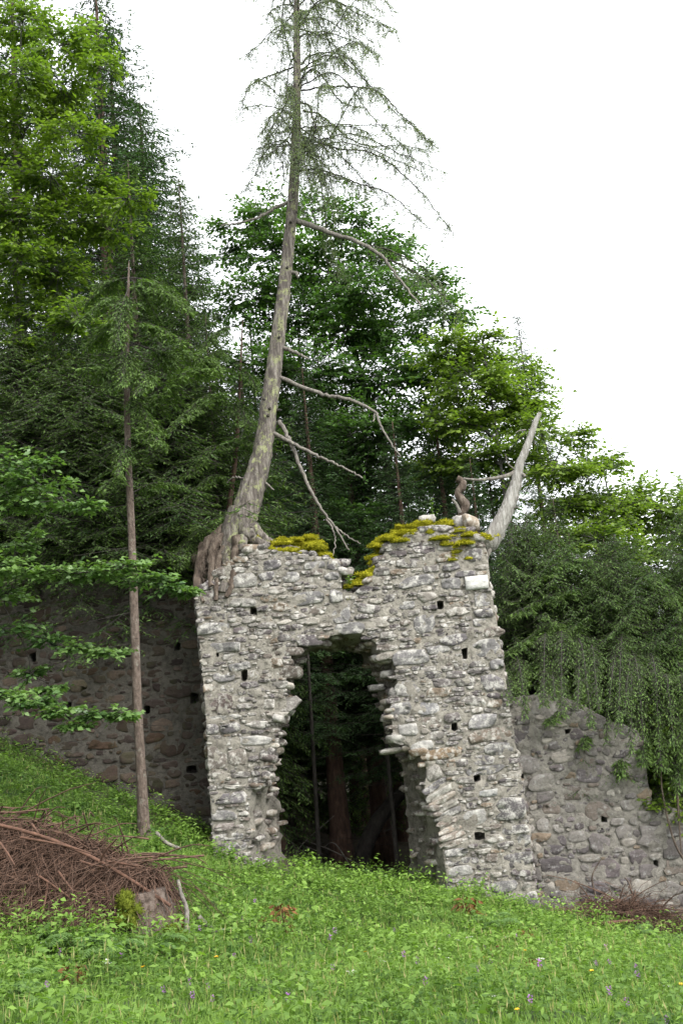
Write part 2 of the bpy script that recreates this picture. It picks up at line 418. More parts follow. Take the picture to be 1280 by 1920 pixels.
def wall_core(outline, hole_polys, open_poly, Y0, thick, step, relief, seed, back_open=None, nloft=9, rough_open=.07, hole_depth=.45):
    """mortar core: front sheet with openings, sides, back, reveal of the opening, bottoms of the small holes"""
    acc = Acc(); g = np.random.default_rng(seed)
    pts, edges = [], []
    def ring(P):
        k = len(pts); pts.extend(map(tuple, P)); edges.extend([(k + i, k + (i + 1) % len(P)) for i in range(len(P))])
    out = resample(outline, max(40, int(np.linalg.norm(np.diff(np.vstack([outline, outline[:1]]), axis=0), axis=1).sum() / step)))
    ring(out)
    op = None
    if open_poly is not None: op = open_poly; ring(op)
    for h in hole_polys: ring(h)
    nb = len(pts)
    x0, z0 = outline.min(0); x1, z1 = outline.max(0)
    X, Z = np.meshgrid(np.arange(x0, x1, step), np.arange(z0, z1, step)); X = X.ravel() + g.normal(0, step * .25, X.size); Z = Z.ravel() + g.normal(0, step * .25, Z.size)
    def inside(X, Z):
        k = pip(out, X, Z)
        if op is not None: k &= ~pip(op, X, Z)
        for h in hole_polys: k &= ~pip(h, X, Z)
        return k
    k = inside(X, Z); pts.extend(zip(X[k], Z[k]))
    v, e, f, *_ = delaunay_2d_cdt([Vector(p) for p in pts], edges, [], 0, 1e-5)
    v = np.array([tuple(p) for p in v]); f = np.array(f)
    c = v[f].mean(1); f = f[inside(c[:, 0], c[:, 1])]
    P3 = np.column_stack([v[:, 0], np.full(len(v), Y0), v[:, 1]])
    dep = relief * (0.7 * wob(P3, .09) + 0.5 * wob(P3, .035)) - .004; dep[:nb] = 0
    P3[:, 1] += dep
    acc.add(P3, f)
    def loft(A, B, d0, d1, n, rough, flip=False):
        m = len(A); t = np.linspace(0, 1, n)[:, None, None]
        Q = A[None] * (1 - t) + B[None] * t
        y = np.broadcast_to(d0 + (d1 - d0) * t[..., 0], (n, m))
        V = np.stack([Q[..., 0], y, Q[..., 1]], -1)
        if rough:
            w = np.stack([wob(V, .16), .4 * wob(V[..., ::-1], .2), wob(V[..., ::-1], .13)], -1) * rough + g.normal(0, rough * .25, V.shape)
            w[0] = 0; V = V + w
        i, j = np.meshgrid(np.arange(n - 1), np.arange(m), indexing='ij'); j2 = (j + 1) % m
        acc.add(V.reshape(-1, 3), np.stack([i * m + j, i * m + j2, (i + 1) * m + j2, (i + 1) * m + j], -1).reshape(-1, 4))
        return V
    loft(out, out, Y0, Y0 + thick, 8, .03)
    rev = None
    bo = back_open if back_open is not None else op
    if op is not None: rev = loft(op, bo, Y0, Y0 + thick, nloft, rough_open)
    for h in hole_polys:
        loft(h, h * .9 + h.mean(0) * .1, Y0, Y0 + hole_depth, 3, 0)
        hb = h * .9 + h.mean(0) * .1
        acc.add(np.column_stack([hb[:, 0], np.full(len(hb), Y0 + hole_depth), hb[:, 1]]), [list(range(len(hb)))])
    # back
    pts2 = [Vector(p) for p in out]; ed2 = [(i, (i + 1) % len(out)) for i in range(len(out))]
    if op is not None:
        k = len(pts2); pts2 += [Vector(p) for p in bo]; ed2 += [(k + i, k + (i + 1) % len(bo)) for i in range(len(bo))]
    v2, e2, f2, *_ = delaunay_2d_cdt(pts2, ed2, [], 0, 1e-5)
    v2 = np.array([tuple(p) for p in v2]); f2 = np.array(f2); c2 = v2[f2].mean(1)
    k = pip(out, c2[:, 0], c2[:, 1])
    if op is not None: k &= ~pip(bo, c2[:, 0], c2[:, 1])
    acc.add(np.column_stack([v2[:, 0], np.full(len(v2), Y0 + thick + .0), v2[:, 1]]), f2[k][:, ::-1])
    return acc, inside, rev
def lay_stones(root, S, Y0, mat, g, nd, gap, proud, outside_deep=None, cap=300, extra=(), pal=1.0, tint=(1, 1, 1), clip=None):
    """each stone its own part, the 300 largest; the rest joined as small_stone rubble"""
    A_, polys = cells(S, nd, gap, g=g, nman=sum(1 for q in S if q[5] != -1))
    items = []
    for i, (a, p) in enumerate(zip(A_, polys)):
        if clip is not None:                      # keep outer edges true and the small holes open
            k = np.ones(len(p))
            for sc in (.88, .76, .64, .52, .4):
                bad = ~clip(a[0] + p[:, 0] * k, a[1] + p[:, 1] * k)
                k = np.where(bad, sc, k)
            p = p * k[:, None]
        ci = S[i][5]
        col = PAL[g.choice(len(PAL), p=PALP)] * g.uniform(.82, 1.18) if ci == -1 else np.array(ci) * (.56 if ci[0] < .7 else .9) * g.uniform(.85, 1.15)
        col = col * pal * np.array(tint)
        back = .12
        if outside_deep is not None and outside_deep(a[0] + p[:, 0], a[1] + p[:, 1]).any(): back = g.uniform(.28, .5)
        pr = proud * g.uniform(.2, 1.7)
        items.append((a[2] * a[3], np.array([a[0], Y0, a[1]]), stone_geo(p, pr, back, g), col, None))
    items += list(extra)
    items.sort(key=lambda t: -t[0])
    rest = Acc(); rest_n = 0
    for k, (ar, loc, (v, q, t), col, mt) in enumerate(items):
        if k < cap:
            a = Acc(); a.add(v + loc, q, np.array(col)); a.f.append(np.asarray(t)); a.m.append(np.zeros(len(t), int))
            a.obj('stone', mt or mat, root, origin=loc)
        else:
            base = rest.n; rest.add(v + loc, q, np.array(col)); rest.f.append(np.asarray(t) + base); rest.m.append(np.zeros(len(t), int)); rest_n += 1
    if rest_n:
        o = rest.obj('small_stones', mat, root); o['kind'] = 'stuff'
    return len(items)
def P2(pts, Y): return np.array([at(x, y, Y)[[0, 2]] for x, y in pts])
def hole(px, py, w, h, Y, g, slant=0):
    c = at(px, py, Y); k = mpp(Y)
    w, h = w * .84, h * .84
    q = np.array([(-w, -h), (0, -h * 1.06), (w, -h), (w, h + slant), (0, h * 1.08), (-w, h - slant)]) * k / 2
    return c[[0, 2]] + q * g.uniform(.72, 1.2, q.shape)

# --- the gate
GY0 = 16.0
g = np.random.default_rng(21)
gate_out = P2([(403, 1660), (398, 1560), (392, 1450), (385, 1320), (376, 1220), (366, 1115), (392, 1085), (418, 1060), (440, 1045), (480, 1028), (560, 1038), (618, 1046), (638, 1052), (641, 1110),
               (662, 1112), (690, 1092), (704, 1062), (726, 1028), (762, 1000), (812, 985), (868, 992), (906, 1015), (914, 1040), (917, 1090), (930, 1160), (945, 1260), (962, 1370), (980, 1480),
               (997, 1600), (1010, 1745), (900, 1735), (700, 1715), (520, 1700)], GY0)
open_px = [(486, 1700), (478, 1655), (474, 1620), (470, 1585), (468, 1555), (464, 1530), (466, 1500), (478, 1470), (494, 1462), (503, 1440), (503, 1415), (510, 1395), (521, 1372), (522, 1345), (540, 1325), (533, 1300),
           (537, 1270), (546, 1240), (546, 1222), (566, 1203), (600, 1196), (630, 1190), (660, 1186), (684, 1190), (704, 1204), (716, 1232), (744, 1238), (740, 1262), (748, 1290), (732, 1322), (734, 1345), (736, 1375), (742, 1385), (765, 1400),
           (790, 1408), (797, 1430), (800, 1450), (794, 1478), (812, 1510), (824, 1550), (831, 1600), (836, 1650), (842, 1715), (690, 1708)]
open_front = resample(P2(open_px, GY0), 130)
back_px = [(548, 1690), (532, 1645), (528, 1600), (525, 1560), (522, 1515), (512, 1480), (512, 1460), (514, 1435), (508, 1415), (512, 1395), (520, 1372), (526, 1345), (536, 1325), (537, 1300),
           (543, 1275), (551, 1255), (560, 1234), (574, 1220), (602, 1212), (636, 1217), (656, 1216), (672, 1218), (680, 1232), (696, 1246), (705, 1258), (707, 1275), (710, 1292), (716, 1322), (720, 1345), (726, 1375), (722, 1388), (734, 1402),
           (745, 1412), (752, 1432), (756, 1452), (758, 1480), (762, 1512), (766, 1550), (768, 1600), (772, 1645), (776, 1700), (690, 1700)]
GT = 1.7
open_back = resample(P2(back_px, GY0 + GT), 130)
hp = [(475, 1146, 16, 18), (458, 1266, 14, 24), (825, 1134, 15, 20), (871, 1226, 13, 26), (851, 1362, 14, 18), (894, 1456, 18, 20), (898, 1568, 22, 16), (408, 1228, 6, 8)]
gate_holes = [hole(x, y, w, h, GY0, g) for x, y, w, h in hp]
gate = empty('ruined_gate', (0.0, GY0 + .8, float(ground(-2.2, 16.8)) - .1))
tag(gate, 'ruined grey rubble stone gate with a broken arched opening and mossy top', 'gate', kind='thing')
core, in_gate, reveal = wall_core(gate_out, gate_holes, open_front, GY0, GT, .055, .022, 4, open_back, 12, .055)
core.obj('mortar_core', M['mortar'], gate)
K = mpp(GY0)
def man(px, py, w, h, col, turn=0.0):
    c = at(px, py, GY0); return [c[0], c[2], w * K / 2, h * K / 2, turn, col]
gr, dk, lt, br, vi = (.27, .255, .25), (.17, .155, .155), (.46, .44, .41), (.235, .17, .125), (.21, .19, .195)
manual = [man(893, 1093, 44, 27, (.3, .29, .27), .0), man(409, 1316, 54, 32, (.19, .145, .13), -.03), man(458, 1088, 46, 28, (.36, .34, .31), -.05), man(574, 1122, 66, 26, gr, .03),
          man(637, 1150, 40, 42, gr, .05), man(655, 1178, 58, 22, gr, -.02), man(860, 1060, 62, 16, vi, .12), man(872, 1076, 40, 12, vi, 0), man(885, 1042, 40, 26, dk, .05), man(780, 1090, 70, 22, gr, .1),
          man(845, 1095, 38, 22, gr, .03), man(905, 1125, 32, 26, gr), man(905, 1150, 36, 18, dk), man(905, 1166, 38, 15, vi), man(908, 1215, 56, 32, gr, .1), man(930, 1245, 26, 20, gr), man(922, 1280, 44, 32, vi, .05),
          man(770, 1232, 68, 28, gr, .02), man(765, 1290, 50, 30, (.36, .34, .32), -.1), man(752, 1330, 40, 24, gr, .1), man(905, 1352, 56, 26, (.36, .34, .34), .05), man(918, 1378, 84, 22, (.26, .205, .16), .1), man(935, 1404, 52, 24, gr, .08),
          man(828, 1413, 76, 20, (.36, .255, .16), .1), man(765, 1368, 36, 22, lt, .0), man(790, 1398, 42, 18, lt, .08), man(955, 1516, 56, 40, dk, .04), man(965, 1556, 48, 16, dk, .05), man(885, 1534, 50, 26, lt, .1),
          man(920, 1486, 46, 14, (.5, .49, .48), .06), man(970, 1612, 60, 26, dk, .05), man(985, 1575, 34, 24, gr), man(855, 1598, 42, 14, gr, .03), man(865, 1615, 60, 12, dk, .02), man(862, 1633, 46, 18, lt, .04),
          man(945, 1662, 48, 22, gr, .05), man(1000, 1690, 44, 34, dk, .03), man(910, 1445, 70, 16, gr, .08), man(905, 1425, 48, 18, vi, .0),
          man(478, 1388, 64, 18, (.5, .48, .45), -.03), man(423, 1345, 60, 10, lt, .05), man(400, 1367, 26, 20, vi), man(430, 1365, 40, 18, vi), man(405, 1422, 44, 40, (.25, .215, .185), .02), man(444, 1420, 36, 30, (.27, .235, .2)),
          man(430, 1497, 66, 20, vi, .05), man(420, 1528, 52, 20, gr, -.1), man(428, 1550, 58, 14, (.33, .28, .26), .05), man(425, 1570, 60, 13, gr, .04), man(428, 1590, 70, 16, vi, .06), man(425, 1616, 56, 22, (.26, .215, .2), .0),
          man(400, 1178, 60, 22, gr, .04), man(415, 1214, 70, 18, gr, -.02), man(455, 1130, 50, 18, (.34, .32, .29), -.1), man(390, 1120, 34, 26, (.22, .18, .17), .0), man(510, 1060, 36, 22, vi, .05), man(545, 1082, 34, 20, gr, 0), man(590, 1060, 40, 14, gr, .1),
          man(625, 1060, 26, 18, dk, -.1), man(622, 1080, 30, 16, gr, .0), man(500, 1080, 32, 18, vi, .1), man(630, 1118, 26, 26, gr, .0), man(760, 1135, 34, 16, gr), man(795, 1170, 40, 34, gr, .1), man(850, 1200, 50, 20, vi, .15), man(820, 1218, 46, 16, gr, .05),
          man(852, 1345, 40, 18, (.24, .21, .2), .03), man(800, 1328, 44, 24, (.34, .33, .33), .05), man(450, 1250, 40, 16, gr, .1), man(420, 1270, 40, 18, gr, .0), man(500, 1320, 30, 18, (.36, .33, .29), 0)]
# the tilted flat stones that still show the springing of the arch
for k, (px, py) in enumerate([(812, 1450), (816, 1473), (822, 1488), (828, 1500), (834, 1513), (838, 1527), (843, 1540), (847, 1553), (848, 1567), (850, 1581)]):
    manual.append(man(px, py, 54 if k else 30, 12 if k else 26, [(.42, .385, .34), (.2, .185, .19), (.48, .45, .40), (.45, .38, .31), (.50, .46, .40), (.30, .28, .27), (.40, .33, .28), (.44, .36, .29), (.36, .30, .25), (.42, .36, .3)][k], .52 - .035 * k))
def seed_ok(X, Z):
    k = in_gate(X, Z)
    for h in gate_holes:
        c = h.mean(0); k &= ~((np.abs(X - c[0]) < .10) & (np.abs(Z - c[1]) < .10))
    return k
bb = (gate_out[:, 0].min(), gate_out[:, 0].max(), -1.1, gate_out[:, 1].max())
S = pack(seed_ok, bb, [(.14, .22, .06, .10, 160), (.10, .17, .035, .07, 900), (.06, .12, .022, .045, 6000), (.03, .06, .014, .028, 12000)], manual, g)
# rubble on the broken reveal
extra = []
n_l, n_m = reveal.shape[:2]
cen = reveal.reshape(-1, 3).mean(0)
for k in range(330):
    i = int(g.choice([0, 1, 2, 3, 4, 6, 8, 10], p=[.08, .12, .14, .15, .14, .14, .12, .11])); j = int(g.integers(0, n_m))
    p = reveal[i, j]
    if p[2] < -.3: continue
    s = g.uniform(.04, .11) * (1.2 if i < 3 else 1)
    v, q, t = rock_geo(s * g.uniform(1, 1.5), s * g.uniform(.8, 1.5), s * g.uniform(.35, .6), g)
    v = rotz(v, g.normal(0, .5)); v[:, 2] += v[:, 0] * g.normal(0, .12)
    q_out = unit(np.array([cen[0], p[1], cen[2] + .3]) - p) * s * .08
    col = PAL[g.choice(len(PAL), p=PALP)] * g.uniform(.9, 1.25) * np.array((1.03, .98, .9))
    extra.append((s * s * .8, p + q_out + np.array([0, .06 + max(0, s - .08), 0]), (v, q, t), col, None))
# single stones jutting from the broken edge, and the blocks lying loose along the top
for px, py, dy, sx, sy, sz, col in [(708, 1287, .5, .16, .2, .05, (.24, .225, .21)), (538, 1330, .2, .10, .14, .06, (.45, .43, .4)), (522, 1347, .05, .10, .15, .06, (.5, .47, .43)), (735, 1408, .25, .2, .2, .045, (.36, .33, .28)),
                                     (745, 1385, .15, .2, .2, .07, (.3, .28, .25)), (720, 1236, .25, .13, .2, .05, (.38, .35, .3)), (742, 1300, .2, .12, .2, .08, (.3, .28, .26)), (730, 1335, .2, .09, .12, .05, (.35, .33, .31)),
                                     (543, 1258, .15, .10, .12, .07, (.36, .33, .28)), (536, 1285, .1, .12, .14, .05, (.48, .44, .38)), (726, 1262, .35, .12, .2, .06, (.3, .28, .25)), (512, 1390, .15, .09, .14, .05, (.36, .33, .3)), (503, 1455, .15, .11, .14, .035, (.42, .38, .34)),
                                     (497, 1440, .25, .10, .16, .06, (.3, .27, .24))]:
    v, q, t = rock_geo(sx, sy, sz, g); v[:, 2] += v[:, 0] * g.normal(0, .12)
    extra.append((.05, at(px, py, GY0) + np.array([0, dy, 0]), (v, q, t), np.array(col) * .68, None))
top_pts = P2([(395, 1080), (440, 1042), (480, 1026), (560, 1036), (618, 1046), (640, 1060), (642, 1108), (665, 1110), (690, 1092), (704, 1062), (726, 1028), (762, 1000), (812, 985), (868, 992), (906, 1015)], GY0)
tp = resample(top_pts, 70, False)
for k in range(120):
    x, z = tp[int(g.integers(0, len(tp)))]
    s = g.uniform(.05, .14); y = GY0 + g.uniform(.05, GT - .1)
    v, q, t = rock_geo(s * 1.3, s, s * .5, g); v = rotz(v, g.uniform(0, 6.28)); v[:, 2] += v[:, 0] * g.normal(0, .15)
    extra.append((s * s * .7, np.array([x, y, z + s * .1]), (v, q, t), PAL[g.choice(len(PAL), p=PALP)] * g.uniform(.8, 1.1), None))
wp = np.array([(-1, -.9), (-.35, -1), (.3, -.96), (1, -.95), (1.02, -.2), (1, .5), (.97, 1), (.3, 1.02), (-.4, .98), (-1, 1), (-1.02, .3), (-1, -.3)]) * [.172, .104]
extra.append((.2, at(893, 1093, GY0), stone_geo(wp, .055, .3, g, .02), np.array((.52, .505, .475)), M['white']))
# corner blocks down both sides of the gate
for sidepx in ([(400, 1580), (396, 1500), (388, 1400), (380, 1280), (368, 1130)], [(917, 1090), (930, 1160), (945, 1260), (962, 1370), (980, 1480), (997, 1600), (1006, 1690)]):
    sp_ = resample(P2(sidepx, GY0), 26, False)
    for (x, z) in sp_:
        for d in (.45, .95, 1.4):
            s = g.uniform(.10, .17)
            v, q, t = rock_geo(.12, s * 1.5, s * .62, g)
            extra.append((.004, np.array([x + (.03 if x < 0 else -.03), GY0 + d + g.uniform(-.1, .1), z + g.uniform(-.05, .05)]), (v, q, t), PAL[g.choice(len(PAL), p=PALP)], None))
def clipper(outline, holes, grow=1.008):
    c = outline.mean(0); big = c + (outline - c) * grow
    def ok(X, Z):
        k = pip(big, X, Z)
        for h in holes: k &= ~pip(h, X, Z)
        return k
    return ok
def edge_deep(X, Z): return ~in_gate(X, Z)
nst = lay_stones(gate, S, GY0, M['stone'], g, 15, .005, .017, edge_deep, 300, extra, clip=clipper(gate_out, gate_holes))
print('gate stones', nst)

# --- the shaded wall on the left
LY = 17.35
g = np.random.default_rng(5)
lw_out = P2([(-420, 1420), (-420, 1060), (-200, 1075), (0, 1085), (120, 1092), (260, 1100), (365, 1105), (430, 1108), (455, 1640), (300, 1580), (0, 1450)], LY)
lw_holes = [hole(x, y, w, h, LY, g) for x, y, w, h in [(333, 1212, 15, 18), (276, 1330, 14, 18), (364, 1308, 18, 22), (360, 1442, 24, 16), (62, 1230, 16, 22), (130, 1322, 12, 14), (74, 1110, 10, 12)]]
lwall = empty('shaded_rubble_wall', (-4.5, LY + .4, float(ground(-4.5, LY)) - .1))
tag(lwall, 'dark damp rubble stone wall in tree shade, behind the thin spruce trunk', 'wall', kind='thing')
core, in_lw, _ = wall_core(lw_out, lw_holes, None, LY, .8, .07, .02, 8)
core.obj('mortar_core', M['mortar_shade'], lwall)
def lw_ok(X, Z):
    k = in_lw(X, Z)
    for h in lw_holes:
        c = h.mean(0); k &= ~((np.abs(X - c[0]) < .11) & (np.abs(Z - c[1]) < .10))
    return k
S = pack(lw_ok, (-8.6, -1.9, .3, 4.8), [(.16, .26, .08, .14, 120), (.10, .18, .05, .09, 900), (.06, .11, .03, .06, 2600), (.03, .06, .02, .035, 2200)], [], g)
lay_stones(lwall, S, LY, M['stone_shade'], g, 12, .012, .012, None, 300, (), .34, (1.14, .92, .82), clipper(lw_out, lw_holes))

# --- the lit wall on the right
RY = 16.45
g = np.random.default_rng(6)
rw_out = P2([(925, 1800), (940, 1420), (925, 1318), (975, 1308), (1030, 1300), (1085, 1318), (1140, 1350), (1196, 1372), (1206, 1400), (1214, 1470), (1222, 1505), (1262, 1515), (1330, 1530), (1420, 1600), (1600, 1640), (1600, 1850), (1300, 1830)], RY)
rw_holes = [hole(x, y, w, h, RY, g) for x, y, w, h in [(1131, 1536, 13, 14), (1063, 1371, 14, 10), (1229, 1620, 11, 14), (978, 1455, 9, 16)]]
rwall = empty('flanking_rubble_wall', (4.5, RY + .5, float(ground(4.5, RY)) - .1))
tag(rwall, 'long grey rubble wall with plastered joints beside the gate, spruce branches hanging over it', 'wall', kind='thing')
core, in_rw, _ = wall_core(rw_out, rw_holes, None, RY, .8, .06, .024, 18)
core.obj('mortar_core', M['mortar_right'], rwall)
def rw_ok(X, Z):
    k = in_rw(X, Z)
    for h in rw_holes:
        c = h.mean(0); k &= ~((np.abs(X - c[0]) < .10) & (np.abs(Z - c[1]) < .09))
    return k
S = pack(rw_ok, (2.0, 7.4, -2.0, 2.1), [(.14, .24, .09, .15, 120), (.09, .16, .055, .10, 700), (.05, .10, .03, .07, 2600), (.025, .05, .018, .035, 3000)], [], g)
lay_stones(rwall, S, RY, M['stone_right'], g, 13, .008, .014, None, 300, (), 1.08, clip=clipper(rw_out, rw_holes))
core2, in_c2, _ = wall_core(P2([(1150, 1800), (1150, 1440), (1225, 1452), (1300, 1470), (1400, 1500), (1560, 1560), (1560, 1850)], RY + .85), [], None, RY + .85, .5, .09, .03, 28)
core2.obj('inner_leaf', M['mortar_right'], rwall)
rest = Acc()
S = pack(in_c2, (3.6, 7.5, -1, 1.3), [(.12, .2, .07, .11, 160), (.06, .12, .04, .07, 700)], [], g)
A2, pl2 = cells(S, 10, .012, g=g)
for a, p in zip(A2, pl2):
    v, q, t = stone_geo(p, .04, .1, g); b0 = rest.n
    rest.add(v + np.array([a[0], RY + .85, a[1]]), q, PAL[g.choice(len(PAL), p=PALP)] * .8); rest.f.append(t + b0); rest.m.append(np.zeros(len(t), int))
o = rest.obj('small_stones', M['stone_right'], rwall); o['kind'] = 'stuff'

# ------------------------------------------------------------------ trees
def trunk_part(root, P, rad, mat, name='trunk', sides=12, rough=.10, n=40, seed=0):
    a = Acc(); Q = spline(np.column_stack([P, np.asarray(rad)]), n)
    tube(a, Q[:, :3], Q[:, 3], sides, .5, rough, seed=seed)
    return a.obj(name, mat, root, smooth=True)
def spruce_crown(H, R, z0, seed, shoot=.13, whorl=.34, per=6, sag=.45, side=.085, thin=.72, az_bias=None, top_pow=.85, dead=0):
    """needle sprays on drooping whorls; local coordinates, trunk along z. returns Acc (needles m0, wood m1)"""
    g = np.random.default_rng(seed); acc = Acc()
    zs = []
    z = z0
    while z < H - .15:
        zs += [z + g.normal(0, .06) for _ in range(per)]; z += whorl * (1 - .45 * z / H)
    zs = np.array(zs); n = len(zs)
    az = np.arange(n) * 2.39996 + g.normal(0, .35, n)
    rel = np.clip((H - zs) / (H - z0), 0, 1)
    L = R * np.minimum(rel**top_pow, .35 + .65 * np.minimum(1, rel**top_pow)) * g.uniform(.62, 1.12, n) + .12
    L *= np.where(rel > .9, .85, 1)
    dirs = np.column_stack([np.cos(az), np.sin(az), np.zeros(n)])
    rise = g.normal(.10, .10, n) + (1 - rel) * .5
    sg = sag * g.uniform(.7, 1.3, n) * (.35 + .65 * rel)
    def pt(i, s):
        return np.column_stack([dirs[i, 0] * L[i] * s, dirs[i, 1] * L[i] * s, zs[i] + L[i] * (rise[i] * s - sg[i] * s**1.6 + .16 * s**5)])
    for a_, b_ in ((0, .25), (.25, .5), (.5, .75), (.75, 1)):       # branch wood
        i = np.arange(n); ribs(acc, pt(i, a_), pt(i, b_), (.008 + .011 * L) * (1.05 - a_) * .7, .5, 1)
    m = np.maximum(4, (L / side).astype(int)); I = np.repeat(np.arange(n), m)
    k = np.concatenate([np.arange(q) for q in m]) / np.repeat(m, m)
    s = .16 + .84 * k + g.normal(0, .02, len(k)); s = np.clip(s, .08, 1)
    sidev = np.where(np.arange(len(I)) % 2 == 0, 1, -1)
    keep = g.random(len(I)) < thin; I, s, sidev = I[keep], s[keep], sidev[keep]
    bl = np.clip(.42 * L[I] * (1.05 - s)**.75 + .10, .1, .85) * g.uniform(.6, 1.15, len(I))
    th = az[I] + sidev * g.normal(.95, .18, len(I))
    bd = unit(np.column_stack([np.cos(th), np.sin(th), -g.uniform(.10, .75, len(I))]))
    b0 = pt(I, s); b1 = b0 + bd * bl[:, None]; b1[:, 2] -= bl * .18
    ribs(acc, b0, b1, .005, .4, 1)
    q = np.maximum(3, (bl / .042).astype(int)); J = np.repeat(np.arange(len(I)), q)
    t = np.concatenate([np.arange(x) for x in q]) / np.repeat(q, q)
    P = b0[J] * (1 - t[:, None]) + b1[J] * t[:, None]; P[:, 2] -= .10 * bl[J] * t * (1 - t)
    sd = np.where(np.arange(len(J)) % 2 == 0, 1, -1) * g.normal(.85, .25, len(J))
    hx = bd[J]; perp = unit(np.cross(hx, [0, 0, 1.0]))
    D = unit(hx * np.cos(sd)[:, None] + perp * np.sin(sd)[:, None] + np.array([0, 0, -.25]) + g.normal(0, .16, (len(J), 3)))
    ln = shoot * g.uniform(.55, 1.15, len(J)) * (1.1 - .45 * t)
    Nn = unit(np.array([0, 0, 1.0]) + g.normal(0, .55, (len(J), 3)))
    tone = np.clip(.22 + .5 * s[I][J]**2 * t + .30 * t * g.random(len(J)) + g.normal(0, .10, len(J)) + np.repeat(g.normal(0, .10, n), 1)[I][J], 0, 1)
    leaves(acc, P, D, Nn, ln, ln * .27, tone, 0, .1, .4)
    return acc
def mesh_tree_copy(src, name_root, loc, rz, sc, label, group):
    r = src.copy(); COL.objects.link(r); r.location = tuple(loc); r.rotation_euler = (0, 0, rz); r.scale = (sc[0], sc[0], sc[1]) if isinstance(sc, tuple) else (sc,) * 3
    r['label'] = label
    if group: r['group'] = group
    for ch in src.children:
        c = ch.copy(); COL.objects.link(c); c.parent = r
    return r
def make_spruce(H, R, z0, seed, mat, bark, r0, bend=0.0, **kw):
    root = empty('spruce_tree', (0, 0, 0)); root['category'] = 'tree'
    zz = np.linspace(-.5, H, 9)
    trunk_part(root, np.column_stack([bend * np.sin(zz / H * 2.2), 0 * zz, zz]), r0 * (1 - .96 * np.clip(zz / H, 0, 1)) + r0 * .35 * (zz < .3), bark, seed=seed, rough=.06)
    spruce_crown(H, R, z0, seed, **kw).obj('crown', [mat, M['dark_bark']], root)
    return root
SP = [make_spruce(20, 3.6, 2.2, 31, M['spruce_dark'], M['red_bark'], .24),
      make_spruce(16, 3.0, 1.0, 32, M['spruce_mid'], M['spruce_bark'], .20, sag=.6, shoot=.14),
      make_spruce(10, 2.5, .5, 33, M['spruce_mid'], M['spruce_bark'], .14, sag=.75, per=7, shoot=.12, whorl=.30)]
SPH = [20, 16, 10]
used = [False] * 3
def over_wall_protos():
    SP.append(make_spruce(9, 2.9, 3.6, 36, M['spruce_mid'], M['dark_bark'], .11, sag=.62, per=9, shoot=.115, whorl=.26, side=.06, top_pow=.62)); SPH.append(9); used.append(False)
def put_spruce(k, px, Y, apex_py, label, wide=1.0, rz=0.0, x=None):
    ap = at(px, apex_py, Y); X = ap[0] if x is None else x
    b = gp(X, Y); H = max(2.0, ap[2] - b[2]); s = H / SPH[k]
    sc = (s * wide, s)
    src = SP[k]
    if not used[k]:
        used[k] = True; src.location = tuple(b); src.rotation_euler = (0, 0, rz); src.scale = (sc[0], sc[0], sc[1])
        src['label'] = label; src['group'] = 'spruce trees behind the walls'
        return src
    return mesh_tree_copy(src, 'spruce_tree', b, rz, sc, label, 'spruce trees behind the walls')
# left side
put_spruce(0, 178, 25.0, -60, 'tallest dark spruce rising behind the shaded wall, its slope against the white sky', 1.4, .4)
put_spruce(0, 262, 29.0, 190, 'slimmer hazy spruce at the sky edge between the tallest spruce and the larch', 1.45, 2.2)
put_spruce(0, 205, 26.8, 60, 'spruce half hidden right of the tallest one, against the white sky', 1.4, 3.3)
put_spruce(0, 20, 27.0, -150, 'dark spruce behind the light green maple at the upper left corner', 1.1, 1.1)
put_spruce(1, 335, 20.6, 330, 'spruce with sunlit green sprays behind the thin trunk, left of the larch', .95, 3.0)
put_spruce(1, 95, 20.0, 430, 'dark spruce standing behind the shaded wall at far left', 1.0, 4.4)
put_spruce(2, 385, 18.9, 590, 'low bushy spruce just behind the wall end beside the larch roots', .85, .2)
put_spruce(1, 240, 21.5, 300, 'mid green spruce directly behind the thin spruce, under the tallest one', 1.2, 1.9)
put_spruce(1, 165, 19.2, 640, 'dark spruce over the middle of the shaded wall', 1.2, 2.6)
put_spruce(1, 30, 18.8, 600, 'dark spruce over the left end of the shaded wall', 1.2, .5)
# right side
put_spruce(1, 985, 20.6, 960, 'spruce behind the low ones at the gate corner', 1.3, .7)
put_spruce(1, 1065, 20.2, 1000, 'spruce behind the low ones at the start of the flanking wall', 1.3, 2.1)
put_spruce(1, 1165, 20.4, 1030, 'spruce behind the low ones at the middle of the flanking wall', 1.3, 3.6)
put_spruce(1, 1255, 20.8, 1000, 'spruce behind the low ones at the right picture edge', 1.3, 5.5)
put_spruce(0, 968, 26.0, 585, 'spruce whose pointed tip stands above the curved dead snag', .85, .9)
put_spruce(2, 965, 18.3, 985, 'slim spruce squeezed right behind the gate corner below the snag', 1.1, 2.9)
put_spruce(2, 1035, 19.6, 930, 'dense green spruce right behind the gate corner, hanging over the flanking wall', 1.15, 1.7)
put_spruce(2, 1130, 18.9, 1010, 'drooping spruce hanging over the middle of the flanking wall', 1.25, 3.3)
put_spruce(1, 1095, 22.5, 850, 'dark spruce at the middle of the wood behind the flanking wall', 1.1, 5.0)
put_spruce(2, 1262, 18.8, 1060, 'drooping spruce at the right picture edge above the broken wall end', 1.3, .6)
put_spruce(1, 1190, 24.5, 960, 'dark spruce between the drooping ones and the pale maple at right', 1.1, 2.4)
put_spruce(0, 1272, 40.0, 885, 'small far spruce tip at the right picture edge against the sky', .8, 1.9)
put_spruce(1, 905, 22.0, 800, 'dark spruce behind the mossy gate top, under the beech leaves', 1.0, 4.0)
put_spruce(1, 640, 27.5, 650, 'dark spruce deep behind the arch gap, under the big beech', 1.15, 1.3)
